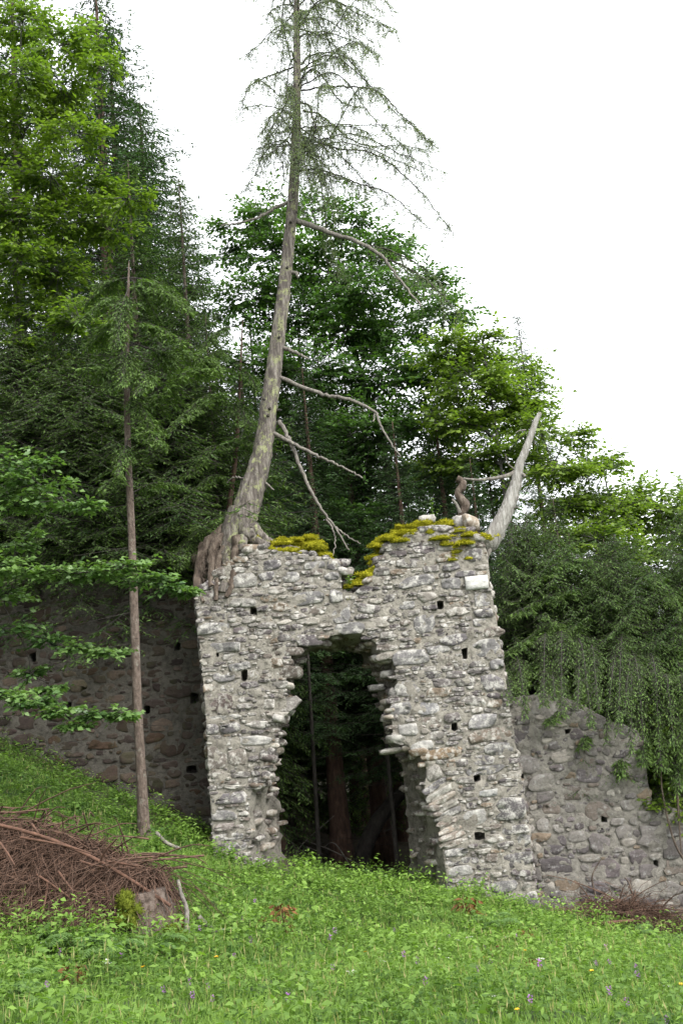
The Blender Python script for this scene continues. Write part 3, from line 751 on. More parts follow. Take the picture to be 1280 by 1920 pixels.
put_spruce(1, 500, 24.0, 640, 'dark spruce directly behind the leaning larch trunk', 1.0, 5.4)

# wood behind: bare-stemmed spruces seen through the arch and a dark back row
SP.append(make_spruce(21, 3.0, 5.2, 35, M['spruce_dark'], M['red_bark'], .26)); SPH.append(21); used.append(False)
arch_labels = ['reddish spruce stem close to the left jamb inside the arch', 'thickest reddish spruce stem in the middle of the arch', 'reddish spruce stem just right of the thickest one in the arch', 'faint stem left of the thick one, deep in the arch', 'faint stem deep behind the right jamb of the arch', 'slim stem deep between the thick stem and the leaning trunk']
def stem(px, py, Y, apex, lab, wide, rz):
    b = at(px, py, Y); put_spruce(3, px, Y, apex, lab, wide, rz, x=b[0])
for (px, py, Y, ap, w, rz), lab in zip([(541, 1625, 26.5, 560, 1.0, .3), (641, 1630, 26.0, 560, 1.3, 1.5), (677, 1630, 28.0, 590, .85, 2.5), (598, 1625, 28, 600, .8, 3.5), (760, 1630, 27, 600, .9, 4.4), (700, 1625, 31, 620, .7, 5.2)], arch_labels):
    stem(px, py, Y, ap, lab, w, rz)
over_wall_protos()
for px, Y, ap, w, rz, lab in [(452, 20.5, 700, 1.7, .2, 'dark spruce canopy close behind the larch, over the left gate pier'), (566, 21.5, 690, 1.7, 1.9, 'dark spruce close behind the gate, its stem at the left jamb of the arch'), (735, 20.5, 790, 1.7, 3.1, 'dark spruce close behind the notch in the gate top'),
                              (812, 21.5, 760, 1.7, 4.0, 'dark spruce close behind the mossy right shoulder of the gate'), (880, 20.0, 860, 1.6, 5.0, 'dark spruce behind the twisted root on the gate'), (640, 23.5, 730, 1.7, .9, 'dark spruce in the middle behind the gate, under the beech crown')]:
    put_spruce(3, px, Y, ap, lab, w, rz)
for px, Y, ap, w, rz, lab in [(40, 18.7, 620, 1.3, 2.0, 'bushy green spruce behind the shaded wall at the left picture edge'), (150, 18.6, 660, 1.3, 3.2, 'bushy green spruce behind the shaded wall, left of the thin spruce'), (300, 18.7, 640, 1.3, 4.5, 'bushy green spruce behind the shaded wall between thin spruce and larch')]:
    put_spruce(4, px, Y, ap, lab, w, rz)
for px, Y, ap, w, rz, lab in [(985, 18.3, 975, 1.0, .4, 'bushy spruce with drooping sprays touching the right gate corner'), (1062, 18.2, 1060, 1.15, 1.6, 'bushy spruce drooping over the flanking wall, second from the gate'), (1142, 18.1, 1010, 1.05, 2.9, 'bushy spruce drooping over the flanking wall above its square hole'),
                              (1222, 18.2, 1090, 1.2, 4.2, 'bushy spruce drooping over the broken end of the flanking wall'), (1300, 18.4, 960, 1.1, 5.3, 'bushy spruce cut by the right picture edge beyond the flanking wall')]:
    put_spruce(4, px, Y, ap, lab, w, rz)
gb = np.random.default_rng(50)
for k, (X, Y) in enumerate([(-8.2, 14.5), (-9.5, 10.5), (-8.8, 6.5), (-12, 13), (-13, 8.5), (-10.5, 3), (-9.5, 18), (-11.5, 21)]):   # the wood goes on beyond the left edge
    s_ = gb.uniform(.75, .95)
    mesh_tree_copy(SP[0 if k % 2 else 1], 'spruce_tree', gp(X, Y), gb.uniform(0, 6.28), (s_ * 1.1, s_), 'spruce at the wood edge beyond the left side of the shaded wall', 'spruces at the left wood edge')
for k in range(26):
    X = -17 + 34 * (k % 13) / 12 + gb.normal(0, .6); Y = (33 if k < 13 else 42) + gb.uniform(-2.5, 2.5); kk = 2 if k % 3 == 0 else 1
    b = gp(X, Y); s_ = gb.uniform(.8, 1.05) * (1.0 if kk == 2 else .62)
    r = mesh_tree_copy(SP[kk], 'spruce_tree', b, gb.uniform(0, 6.28), (s_ * 1.35, s_), 'dark spruce deep in the wood, far behind the gate', 'dark spruces deep in the wood')
for k, (X, Y) in enumerate([(-2.6, 31.5), (2.4, 31.5), (.2, 33.5), (-3.6, 24), (3.9, 25), (-1.0, 36), (-3.4, 29), (3.6, 30), (1.3, 35.5), (-2.0, 37), (-4.8, 27), (4.8, 28)]):
    mesh_tree_copy(SP[0], 'spruce_tree', gp(X, Y), k * 1.1, (.62, .36), 'young dark spruce in the undergrowth behind the arch', 'young spruces behind the arch')

def beech(name, label, lobes, mat, bark, base, r0, seed, leaf=.085, dens=1.0, group=None, cat='tree', flat=.55, side_n=6, trunk_top=None, limbs=5, rise=.55):
    """lobes: px, py, Y, radius in px. trunk to the crown, limbs to the larger lobes, layered leaf sprays in every lobe"""
    g = np.random.default_rng(seed); root = empty(name, base); tag(root, label, cat, group)
    C = np.array([at(a, b, c) for a, b, c, d in lobes]); Rr = np.array([d * mpp(c) for a, b, c, d in lobes])
    top = C[C[:, 2].argmax()] if trunk_top is None else np.array(trunk_top, float)
    P = np.array([base - [0, 0, .4], base * .75 + top * .25 + g.normal(0, .12, 3), base * .45 + top * .55 + g.normal(0, .2, 3), top])
    Q = spline(P, 30); rad = r0 * (1 - .9 * np.linspace(0, 1, 30))
    a = Acc(); tube(a, Q, rad, 10, .5, .06, seed=seed); a.obj('trunk', bark, root, smooth=True)
    acc = Acc()
    axd = np.linalg.norm(C[:, None] - Q[None], axis=2); near = axd.argmin(1); axd = axd.min(1); made = 0
    for i in np.argsort(axd):
        dj = np.linalg.norm(C - C[i], axis=1); dj[axd >= axd[i]] = 1e9; j = int(dj.argmin())
        if dj[j] < axd[i] * .95: src = C[j]; r1 = max(.012, r0 * .16)
        else: src = Q[np.abs(Q[:, 2] - (C[i][2] - rise * axd[i])).argmin()]; r1 = max(.02, r0 * .26)
        pth = spline([src, (src + C[i]) / 2 + np.array([0, 0, .12 * Rr[i]]) + g.normal(0, .06, 3), C[i]], 9) + np.vstack([np.zeros((1, 3)), g.normal(0, .012, (8, 3))]); rr = np.linspace(r1, .009, 9)
        if made < limbs:
            b = Acc(); tube(b, pth, rr, 6, .5, .05, seed=int(i)); b.obj('limb', bark, root, smooth=True); made += 1
        else: tube(acc, pth, rr * .8, 4, .5, m=1, cap=False)
    for i in range(len(C)):
        nt_ = int(max(9, dens * 20 * (Rr[i] / .8)**2))
        d = rnd_unit(nt_, g); d[:, 2] *= flat; s0 = C[i] + d * Rr[i] * g.uniform(0, .55, (nt_, 1))
        hd = unit(np.column_stack([d[:, 0], d[:, 1], d[:, 2] * .7 + .12]))
        ln = Rr[i] * g.uniform(.45, .95, nt_); s1 = s0 + hd * ln[:, None]; s1[:, 2] -= .12 * ln
        ribs(acc, s0, s1, .008, .5, 1)
        K_ = side_n; kk = np.tile(np.linspace(.15, 1, K_), nt_); T = np.repeat(np.arange(nt_), K_)
        p0 = s0[T] * (1 - kk[:, None]) + s1[T] * kk[:, None]
        sg = np.where(np.arange(len(T)) % 2 == 0, 1, -1) * g.normal(.8, .25, len(T)); sg[kk > .98] *= .15
        h = hd[T]; pr = unit(np.cross(h, [0, 0, 1.0]))
        sd = unit(h * np.cos(sg)[:, None] + pr * np.sin(sg)[:, None] + g.normal(0, .12, (len(T), 3)))
        sl = g.uniform(.22, .48, len(T)) * min(1.2, Rr[i] / .8 + .25); p1 = p0 + sd * sl[:, None]; p1[:, 2] -= .1 * sl
        ribs(acc, p0, p1, .004, .5, 1)
        q = np.maximum(4, (sl / (leaf * .42)).astype(int)); J = np.repeat(np.arange(len(T)), q)
        t = np.concatenate([np.arange(x) for x in q]) / np.repeat(q, q) + .1
        P_ = p0[J] + (p1 - p0)[J] * t[:, None] + g.normal(0, .012, (len(J), 3))
        lg = np.where(np.arange(len(J)) % 2 == 0, 1, -1) * g.normal(.75, .25, len(J))
        sj = sd[J]; pj = unit(np.cross(sj, [0, 0, 1.0]))
        D = sj * np.cos(lg)[:, None] + pj * np.sin(lg)[:, None] + np.array([0, 0, -.18]) + g.normal(0, .15, (len(J), 3))
        Nn = unit(np.array([0, -.25, 1.0]) + g.normal(0, .5, (len(J), 3)))
        ll = leaf * g.uniform(.65, 1.15, len(J))
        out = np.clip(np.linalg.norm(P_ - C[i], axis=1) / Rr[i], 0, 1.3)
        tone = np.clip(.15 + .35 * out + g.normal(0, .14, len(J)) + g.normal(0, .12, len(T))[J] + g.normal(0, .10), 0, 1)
        leaves(acc, P_, D, Nn, ll, ll * .62, tone, 0, .12)
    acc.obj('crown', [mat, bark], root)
    return root
def lob(Y, *t, dy=1.2, seed=0):
    g = np.random.default_rng(seed); return [(a, b, Y + g.uniform(-dy, dy), r) for a, b, r in t]
# the big dark beech behind the gate
beech('beech_tree', 'big dark green beech behind the gate, sky flecks showing between its leaves', lob(23.5,
    (448, 430, 50), (420, 480, 45), (500, 400, 55), (585, 395, 50), (640, 430, 60), (520, 480, 80), (610, 510, 80), (700, 470, 60), (745, 455, 40), (690, 545, 75), (790, 540, 60), (560, 590, 85), (650, 620, 60),
    (740, 620, 85), (830, 590, 55), (470, 560, 70), (580, 700, 80), (720, 710, 85), (810, 690, 80), (480, 680, 80), (560, 800, 90), (700, 810, 95), (790, 800, 80), (600, 900, 70), (720, 900, 95), (520, 930, 80), (800, 900, 70), (650, 985, 80), (760, 990, 70), (850, 880, 60), (880, 940, 55), (830, 970, 55), (935, 940, 45), (900, 800, 50), (690, 650, 45), (630, 560, 50), seed=1),
    M['beech_dark'], M['beech_bark'], gp(2.3, 23.2), .20, 41, .13, 2.1)
beech('beech_tree', 'yellow green beech leaning out behind the mossy gate top and dead snag', lob(21.5,
    (850, 660, 60), (905, 640, 45), (955, 690, 50), (890, 720, 65), (980, 740, 55), (940, 780, 65), (860, 790, 60), (1010, 800, 45), (900, 860, 60), (980, 870, 55), (830, 870, 50), (1040, 880, 50), (1090, 880, 45), (1060, 950, 55), (1075, 825, 40), (1125, 875, 42), (1105, 935, 50), (1155, 960, 45), (1040, 1010, 50), (1115, 1010, 50), (1170, 1040, 45), dy=.9, seed=2),
    M['beech_light'], M['beech_bark'], gp(2.9, 21.5), .13, 42, .115, 3.2)
beech('maple_tree', 'pale green maple at the right picture edge above the spruces', lob(25, (1190, 940, 55), (1235, 960, 60), (1275, 1000, 60), (1150, 1000, 40), (1200, 1040, 60), (1260, 1090, 70), (1310, 950, 60), (1130, 880, 35), seed=3),
    M['beech_light'], M['beech_bark'], gp(7.0, 25), .14, 43, .13, 2.6)
beech('maple_tree', 'light yellow green maple filling the upper left corner before the dark spruces', lob(18.6,
    (40, 50, 60), (110, 85, 60), (180, 75, 38), (30, 140, 60), (120, 160, 60), (195, 130, 30), (60, 230, 60), (140, 250, 52), (20, 300, 60), (95, 330, 65), (170, 360, 55), (240, 370, 38), (40, 400, 65), (130, 420, 60), (210, 430, 45),
    (30, 490, 60), (110, 510, 65), (60, 590, 60), (150, 600, 50), (20, 660, 50), (-60, 200, 80), (-60, 400, 90), (90, 680, 45), dy=.8, seed=4),
    M['beech_light'], M['beech_bark'], gp(-6.6, 18.9), .11, 44, .12, 3.0)
# nearer beech whose trunk stands outside the frame and whose lower boughs reach in from the left
beech('beech_tree', 'near beech boughs with large bright leaves reaching in before the shaded wall', 
    [(30, 880, 12.8, 55), (70, 905, 12.9, 45), (110, 935, 12.9, 40), (20, 950, 13, 45), (150, 950, 13, 28), (-40, 930, 12.6, 60),
     (40, 1075, 13.0, 40), (110, 1068, 13.0, 38), (170, 1075, 13.0, 38), (225, 1065, 13, 38), (275, 1085, 13.1, 36), (320, 1100, 13.1, 22), (350, 1110, 13.1, 16), (-20, 1060, 12.8, 50),
     (30, 1180, 13.4, 40), (90, 1200, 13.4, 32), (150, 1215, 13.4, 26), (205, 1222, 13.4, 18), (60, 1260, 13.4, 18), (95, 1290, 13.4, 16),
     (20, 1310, 12.8, 30), (70, 1320, 12.8, 26), (120, 1335, 12.8, 24), (180, 1343, 12.8, 18), (230, 1340, 12.8, 13), (145, 1362, 12.8, 14), (30, 1020, 13.6, 35), (-30, 1300, 12.7, 40), (10, 1120, 13.6, 40)],
    M['beech_near'], M['dark_bark'], gp(-5.6, 12.4),   .05, 45, .095, 3.4, flat=.28, trunk_top=(-5.4, 12.6, 7.5), limbs=0, rise=0.12)

# --- thin spruce before the shaded wall
TY = 15.3
g = np.random.default_rng(9)
tb = at(272, 1566, TY)
thin = empty('thin_spruce', tb); tag(thin, 'thin bare spruce trunk standing before the shaded wall, green sprays high up', 'tree')
pp = [(274, 1590, 16), (270, 1560, 12.5), (266, 1470, 9.6), (258, 1320, 8.6), (252, 1150, 8.3), (247, 1000, 7.2), (241, 860, 6.4), (238, 740, 5.6), (239, 600, 4.6), (241, 540, 3), (242, 490, 1)]
tP = np.array([at(x, y, TY) for x, y, r in pp]); thin_trunk = trunk_part(thin, tP, [r * mpp(TY) * 1.0 for x, y, r in pp], M['spruce_bark'], sides=12, rough=.06, n=60)
acc = Acc()
for k in range(70):                                          # snapped dead twigs low on the trunk
    u = g.uniform(0, .62); c = spline(tP, 200)[int(u * 199)]; a = g.uniform(0, 6.28); l = g.uniform(.05, .28) if k % 4 else g.uniform(.4, 1.1)
    ribs(acc, c[None], (c + np.array([math.cos(a) * l, math.sin(a) * l, -.12 * l]))[None], .005, .5)
o = acc.obj('dead_twigs', M['dark_bark'], thin); o['kind'] = 'stuff'; o.parent = thin_trunk
def spray(acc, path, wid, g, shoot=.10, m=0, u0=.22):
    """one spruce bough: wood along path, flat drooping needle spray either side"""
    P = spline(path, 24); tube(acc, P, np.linspace(.010, .003, 24), 4, .5, m=1, cap=False)
    L = np.linalg.norm(np.diff(P, axis=0), axis=1).sum(); n = int(L / .0108)
    u = np.sort(g.uniform(u0, 1, n)); idx = u * 22.99; i = idx.astype(int); f = (idx - i)[:, None]
    p0 = P[i] * (1 - f) + P[i + 1] * f; T = unit(P[i + 1] - P[i])
    pr = unit(np.cross(T, [0, 0, 1.0])); sg = np.where(np.arange(n) % 2 == 0, 1, -1) * g.normal(.9, .2, n)
    bd = unit(T * np.cos(sg)[:, None] + pr * np.sin(sg)[:, None] + np.column_stack([np.zeros(n), np.zeros(n), -g.uniform(.15, .95, n)]))
    bl = wid * (1.05 - .75 * u) * g.uniform(.35, 1.1, n)
    ribs(acc, p0, p0 + bd * bl[:, None], .004, .5, 1)
    q = np.maximum(3, (bl / .032).astype(int)); J = np.repeat(np.arange(n), q); t = np.concatenate([np.arange(x) for x in q]) / np.repeat(q, q)
    Q = p0[J] + bd[J] * (bl[J] * t)[:, None]
    s2 = np.where(np.arange(len(J)) % 2 == 0, 1, -1) * g.normal(.8, .25, len(J)); pj = unit(np.cross(bd[J], [0.05, 0, 1.0]))
    D = bd[J] * np.cos(s2)[:, None] + pj * np.sin(s2)[:, None] + g.normal(0, .2, (len(J), 3)) + [0, 0, -.15]
    ln = shoot * g.uniform(.5, 1.1, len(J))
    leaves(acc, Q, D, unit(np.array([0, 0, 1.0]) + g.normal(0, .5, (len(J), 3))), ln, ln * .26, np.clip(.35 + .45 * t * u[J] + g.normal(0, .14, len(J)), 0, 1), m, .1, .4)
def bough(tree, mats, pxs, Y0, Y1, wid, g, shoot=.10):
    a = Acc(); pts = [at(x, y, Y0 + (Y1 - Y0) * k / (len(pxs) - 1)) for k, (x, y) in enumerate(pxs)]
    spray(a, np.array(pts), wid, g, shoot); a.obj('bough', mats, tree)
mm = [M['spruce_mid'], M['dark_bark']]
for pxs, Y1, w in [(((240, 705), (200, 690), (150, 690)), 14.6, .5), (((240, 690), (270, 700), (262, 735)), 14.2, .4), (((241, 640), (300, 660), (370, 665), (415, 690)), 15.6, .7), (((238, 770), (300, 745), (345, 700), (400, 690)), 15.0, .55),
                    (((240, 830), (275, 800), (305, 835)), 14.7, .55), (((242, 910), (215, 895), (190, 915)), 14.8, .4), (((246, 925), (290, 905), (345, 910)), 15.9, .4), (((241, 560), (200, 560), (150, 600)), 14.9, .6), (((242, 520), (290, 530), (360, 580)), 15.0, .7),
                    (((242, 600), (210, 610), (165, 650)), 16.2, .6), (((242, 520), (300, 530), (350, 570)), 15.6, .5), (((242, 520), (205, 530), (160, 570)), 15.7, .5), 
                    (((242, 520), (262, 540), (300, 600)), 15.2, .4), (((239, 720), (265, 760), (290, 800)), 14.9, .5), (((240, 650), (215, 680), (205, 730)), 14.7, .45), (((241, 540), (228, 580), (222, 650)), 14.1, .5), (((239, 640), (236, 680), (230, 720)), 14.2, .4), (((241, 820), (232, 850), (222, 890)), 14.4, .35), (((240, 600), (290, 610), (350, 640)), 14.8, .55)]:
    bough(thin, mm, pxs, TY, Y1, w, g)
# boughs of the low spruces that hang beside the larch and over the walls
side_sp = empty('young_spruce', gp(-2.9, 18.4)); tag(side_sp, 'young spruce with fresh green boughs, left of the larch trunk above the wall', 'tree')
sb = at(420, 1090, 18.4); st = at(455, 600, 18.4)
trunk_part(side_sp, np.array([gp(sb[0] - .1, 18.4), sb, (sb + st) / 2 + [.05, 0, 0], st]), [.08, .06, .04, .01], M['red_bark'], sides=8)
for pxs, Y1, w in [(((430, 850), (460, 820), (480, 830)), 17.2, .5), (((440, 750), (390, 740), (330, 790)), 17.0, .7), (((440, 720), (460, 780), (478, 800)), 17.3, .5), (((435, 830), (390, 840), (350, 890)), 17.2, .6), (((430, 900), (400, 890), (360, 920)), 17.2, .5),
                    (((430, 960), (380, 985), (330, 1040)), 16.6, .6), (((428, 1010), (375, 1015), (335, 1060)), 16.4, .5), (((445, 660), (400, 660), (340, 700)), 17.3, .6), (((448, 610), (410, 620), (370, 660)), 17.6, .5), (((445, 690), (465, 700), (485, 730)), 18.0, .5), (((430, 930), (360, 930), (300, 960)), 17.6, .5)]:
    bough(side_sp, mm, pxs, 18.4, Y1, w, g)
g = np.random.default_rng(19)
over = empty('leaning_spruce', gp(4.3, 18.3)); tag(over, 'spruce behind the flanking wall whose long boughs droop down over the stones', 'tree')
ob, ot = gp(4.3, 18.3), at(1150, 1000, 18.6)
trunk_part(over, np.array([ob, ob * .6 + ot * .4, ot]), [.10, .06, .015], M['dark_bark'], sides=8)
for pxs, Y1, w in [(((1160, 1290), (1150, 1340), (1165, 1450)), 16.2, .5), (((1150, 1300), (1110, 1320), (1090, 1400)), 16.2, .45), (((1150, 1240), (1060, 1260), (980, 1330)), 16.5, .55), (((1150, 1220), (1020, 1230), (955, 1290)), 16.6, .55), (((1160, 1280), (1220, 1320), (1240, 1440)), 16.1, .6),
                    (((1160, 1250), (1250, 1300), (1290, 1420)), 16.0, .6), (((1150, 1160), (1040, 1170), (950, 1220)), 17.0, .6), (((1150, 1100), (1050, 1110), (960, 1150)), 17.3, .6), (((1160, 1180), (1240, 1200), (1290, 1280)), 16.8, .6), (((1160, 1300), (1200, 1350), (1205, 1430)), 16.0, .45),
                    (((1150, 1280), (1090, 1290), (1030, 1350)), 16.2, .5), (((1150, 1050), (1060, 1050), (990, 1090)), 17.6, .6), (((1160, 1060), (1230, 1080), (1280, 1150)), 17.4, .6), (((1160, 1300), (1250, 1370), (1275, 1480)), 15.9, .55)]:
    bough(over, mm, pxs, 18.4, Y1, w, g, .11)

for k, (tx, ty) in enumerate([(960, 1312), (985, 1345), (1018, 1322), (1052, 1338), (1082, 1325), (1108, 1362), (1135, 1392), (1158, 1372), (1182, 1415), (1205, 1385), (1235, 1405), (1262, 1395), (1285, 1430), (1040, 1305), (1122, 1330), (1170, 1340)]):
    x0 = tx + g.uniform(-45, 45); up = 1215 + g.uniform(-40, 30); a = Acc()                           # bough ends hanging out over the wall top
    spray(a, np.array([at(x0, up, 17.6), at(x0 * .6 + tx * .4, up + 20, 16.9), at(x0 * .3 + tx * .7, 1276, 16.2), at(tx, ty, 15.4 + .4 * g.random())]), g.uniform(.3, .5), g, .07, u0=.03); a.obj('bough', mm, over)
beech('bramble_bush', 'light green leafy bush spilling over the broken end of the flanking wall', [(1232, 1410, 16.9, 36), (1262, 1440, 16.8, 40), (1290, 1400, 17, 50), (1240, 1465, 16.8, 30), (1275, 1490, 16.7, 30), (1215, 1440, 16.9, 22), (1300, 1460, 16.8, 40), (1250, 1360, 17.2, 45), (1235, 1500, 16.6, 26), (1268, 1530, 16.6, 26), (1300, 1520, 16.6, 40)], M['beech_light'], M['dark_bark'], gp(5.2, 17.9), .03, 47, .08, 4.5, cat='bush', limbs=0)
# --- the leaning larch on the gate
g = np.random.default_rng(77)
LYD = 16.75
lb = at(450, 1010, LYD)
larch = empty('larch_tree', lb); tag(larch, 'tall leaning larch with lichened grey trunk rooted on top of the gate', 'tree')
lp = [(440, 1035, 31), (452, 990, 28), (464, 945, 25), (484, 880, 21), (497, 820, 17.5), (506, 750, 16.5), (514, 690, 15.5), (524, 610, 14), (534, 530, 12.5), (541, 460, 11.5), (547, 400, 10.8), (552, 320, 10), (556, 220, 8.8), (557, 120, 7.2), (556, 0, 6), (555, -200, 4.5), (553, -500, 3), (551, -800, 1.5), (550, -920, 1)]
lP = np.array([at(x, y, LYD + .0004 * (1000 - y)) for x, y, r in lp])
LS = spline(np.column_stack([lP, [r * mpp(LYD) for x, y, r in lp]]), 120)
a = Acc(); tube(a, LS[:, :3], LS[:, 3], 26, .5, .17, seed=3); larch_trunk = a.obj('trunk', M['larch_bark'], larch, smooth=True)
def root_part(pxs, r0, r1, Ys, mat='rootwood', seed=0):
    n = len(pxs); pts = np.array([at(x, y, Ys[0] + (Ys[1] - Ys[0]) * k / (n - 1)) for k, (x, y) in enumerate(pxs)])
    q = spline(pts, 22) + np.random.default_rng(seed).normal(0, .008, (22, 3))
    a = Acc(); tube(a, q, np.linspace(r0, r1, 22) * mpp(LYD), 9, .5, .22, seed=seed); a.obj('root', M[mat], larch, smooth=True)
for k, (pxs, r0, r1, Ys, mt) in enumerate([
    (((448, 960), (434, 1000), (428, 1040), (426, 1075), (418, 1110)), 24, 6, (16.4, 15.98), 'larch_bark'), (((440, 985), (410, 1005), (386, 1030), (372, 1075), (368, 1105)), 17, 6, (16.5, 16.05), 'rootwood'),
    (((470, 985), (492, 1012), (520, 1024), (560, 1030)), 16, 5, (16.4, 16.3), 'larch_bark'), (((436, 1000), (404, 1020), (398, 1060), (396, 1100)), 13, 5, (16.3, 15.98), 'rootwood'), (((445, 1010), (440, 1045), (436, 1090), (424, 1120)), 11, 4, (16.15, 15.95), 'rootwood'),
    (((425, 1020), (410, 1050), (408, 1085), (404, 1125)), 9, 4, (16.2, 15.95), 'rootwood'), (((430, 1030), (384, 1060), (374, 1100), (380, 1130)), 9, 3, (16.4, 15.98), 'rootwood'),
    (((462, 995), (478, 1012), (505, 1022)), 12, 5, (16.25, 16.1), 'larch_bark'), (((452, 965), (458, 1000), (452, 1030)), 15, 7, (16.35, 16.05), 'larch_bark'), (((450, 1000), (470, 1018), (500, 1030), (530, 1035)), 9, 4, (17.0, 17.2), 'rootwood')]):
    root_part(pxs, r0, r1, Ys, mt, k)
a = Acc()                                                      # fibrous root mat hanging off the corner
for k in range(320):
    p = at(g.uniform(372, 432), g.uniform(1015, 1090), g.uniform(16.05, 16.4)); l = g.uniform(.05, .2)
    q = spline([p, p + [g.normal(0, .04), g.normal(-.02, .02), -l * .5], p + [g.normal(0, .07), g.normal(-.01, .03), -l]], 5)
    tube(a, q, np.linspace(.006, .002, 5), 4, .5, cap=False)
a.obj('root_fibres', M['rootwood'], larch)['kind'] = 'stuff'
a = Acc()
for k in range(60):                                            # earth and bark crumbs under the roots
    p = at(g.uniform(372, 440), g.uniform(1025, 1085), 16.3 + g.uniform(0, .6)); s_ = g.uniform(.05, .12); v, q, t = rock_geo(s_, s_, s_ * .7, g); a.add(v + p, q); a.f.append(t + a.n - len(v)); a.m.append(np.zeros(len(t), int))
a.obj('root_earth', M['core'], larch)['kind'] = 'stuff'
def lbranch(pxs, y1, r0, r1, mat):
    n = len(pxs); y0 = LYD + .0004 * (1000 - pxs[0][1])
    pts = np.array([at(x, y, y0 + (y1) * (k / (n - 1))) for k, (x, y) in enumerate(pxs)])
    q = spline(pts, 8 * n); q[1:] += g.normal(0, .008, q[1:].shape)
    a = Acc(); tube(a, q, np.linspace(r0, r1, len(q)) * mpp(LYD), 6, .5, .12, seed=n); a.obj('branch', M[mat], larch, smooth=True)
    return q
dead = [(((525, 708), (600, 738), (650, 748), (700, 770), (712, 795), (735, 835), (752, 858)), -.9, 4.2, 1.2), (((512, 812), (550, 832), (600, 858), (640, 875), (680, 896)), -.8, 4.2, 1.4), (((524, 790), (545, 830), (575, 905), (600, 950), (628, 990), (655, 1032)), -.6, 4.6, 1.2),
        (((612, 972), (628, 1005), (624, 1042)), -.6, 2, .8), (((628, 988), (655, 1008), (676, 1020)), -.6, 1.8, .8), (((528, 650), (550, 660), (577, 672)), -.4, 4.5, 2), (((497, 905), (505, 912), (514, 918)), -.3, 2.5, 1), (((555, 414), (590, 425), (624, 438), (672, 455), (717, 483), (745, 520), (790, 575)), -.7, 6, 1.8),
        (((540, 380), (510, 393), (485, 407), (450, 418), (415, 422)), -.5, 4.5, 1.2), (((470, 900), (440, 895), (425, 905)), .3, 2, 1), (((545, 510), (556, 512), (558, 520)), -.2, 4, 2), (((700, 770), (702, 785), (699, 790)), -.9, 1.5, .8)]
for pxs, y1, r0, r1 in dead: lbranch(pxs, y1 * .6, r0, r1, 'branchwood')
live = []
for pxs, y1 in [(((560, 321), (590, 318), (623, 325), (680, 347), (725, 361), (770, 398), (806, 430)), -.7), (((562, 256), (600, 268), (640, 280), (690, 284), (733, 308), (786, 357), (822, 402), (850, 438)), -.4), (((568, 207), (600, 215), (625, 235), (664, 264), (705, 275), (750, 272), (795, 280)), .5),
                (((562, 172), (600, 164), (640, 162), (705, 170), (745, 207), (786, 248), (815, 270)), -.6), (((564, 122), (580, 105), (607, 99), (644, 105), (680, 142), (700, 180)), .6), (((556, 235), (575, 270), (600, 300), (625, 330)), -1.0), (((546, 175), (530, 205), (518, 227), (498, 262), (490, 295)), -.5),
                (((550, 126), (525, 135), (502, 144), (477, 154), (455, 190), (452, 230)), .6), (((560, 190), (580, 200), (590, 235), (610, 280), (640, 330)), -.9), (((555, 228), (560, 260), (572, 310), (580, 345)), -1.2), (((552, 150), (545, 200), (542, 240)), -1.1), (((560, 160), (590, 130), (640, 190), (680, 200)), 1.2),
                (((717, 483), (770, 505), (820, 545), (860, 590)), -.5), (((672, 455), (730, 470), (790, 500), (830, 540)), .2)]:
    live.append(lbranch(pxs, y1, 2.3, .6, 'dark_bark'))
for k in range(105):                                            # the rest of the airy crown
    y = g.uniform(-520, 330); c = LS[np.abs(LS[:, 2] - at(555, y, LYD + .3)[2]).argmin(), :3]
    az = g.uniform(0, 6.28); full = np.clip((y + 900) / 620, .1, 1)
    side = 1.0 + .36 * math.cos(az)
    l = (1.32 * full + .0018 * max(0, y)) * side * g.uniform(.6, 1.12)
    d = np.array([math.cos(az), math.sin(az), 0])
    e1, e2 = g.normal(.10, .14), g.normal(-.05, .16); sw = np.array([-d[1], d[0], 0]) * g.normal(0, .16) * l
    q = spline([c, c + d * l * .35 + [0, 0, e1 * l], c + d * l * .72 + sw + [0, 0, e2 * l], c + d * l + sw * 1.5 + [0, 0, (e2 - g.uniform(.1, .35)) * l]], 18); q[1:] += g.normal(0, .012, (17, 3))
    a = Acc(); tube(a, q, np.linspace(.015, .003, 18) * (.5 + .5 * full), 5, .5, cap=False); a.obj('branch', M['dark_bark'], larch, smooth=True)
    live.append(q)
acc = Acc()
for q in live:
    L = np.linalg.norm(np.diff(q, axis=0), axis=1).sum(); n = int(L / .030)
    u = g.uniform(.16, 1, n) * (len(q) - 1.01); i = u.astype(int); p = q[i] + (q[i + 1] - q[i]) * (u - i)[:, None]
    az = g.uniform(0, 6.28, n); hz = np.column_stack([np.cos(az), np.sin(az), np.zeros(n)])
    tl = g.uniform(.10, .5, n) + .35 * g.random(n)**3; mid = p + hz * (tl * .35)[:, None] + np.column_stack([0 * tl, 0 * tl, -tl * .25]); end = mid + hz * (tl * .15)[:, None] + np.column_stack([0 * tl, 0 * tl, -tl * .65])
    ribs(acc, p, mid, .0035, .5, 1); ribs(acc, mid, end, .0028, .5, 1)
    q_ = np.maximum(2, (tl / .055).astype(int)); J = np.repeat(np.arange(n), q_); t = (np.concatenate([np.arange(x) for x in q_]) + g.random(len(J))) / np.repeat(q_, q_)
    t2 = t[:, None]; P_ = np.where(t2 < .5, p[J] + (mid - p)[J] * t2 * 2, mid[J] + (end - mid)[J] * (t2 * 2 - 1))
    for r in range(2):
        D = unit(rnd_unit(len(J), g) + np.array([0, 0, -.35])); ln = g.uniform(.03, .065, len(J))
        leaves(acc, P_, D, rnd_unit(len(J), g), ln, ln * .22, np.clip(g.normal(.5, .2, len(J)), 0, 1), 0, .1)
acc.obj('crown', [M['larch_needle'], M['dark_bark']], larch)
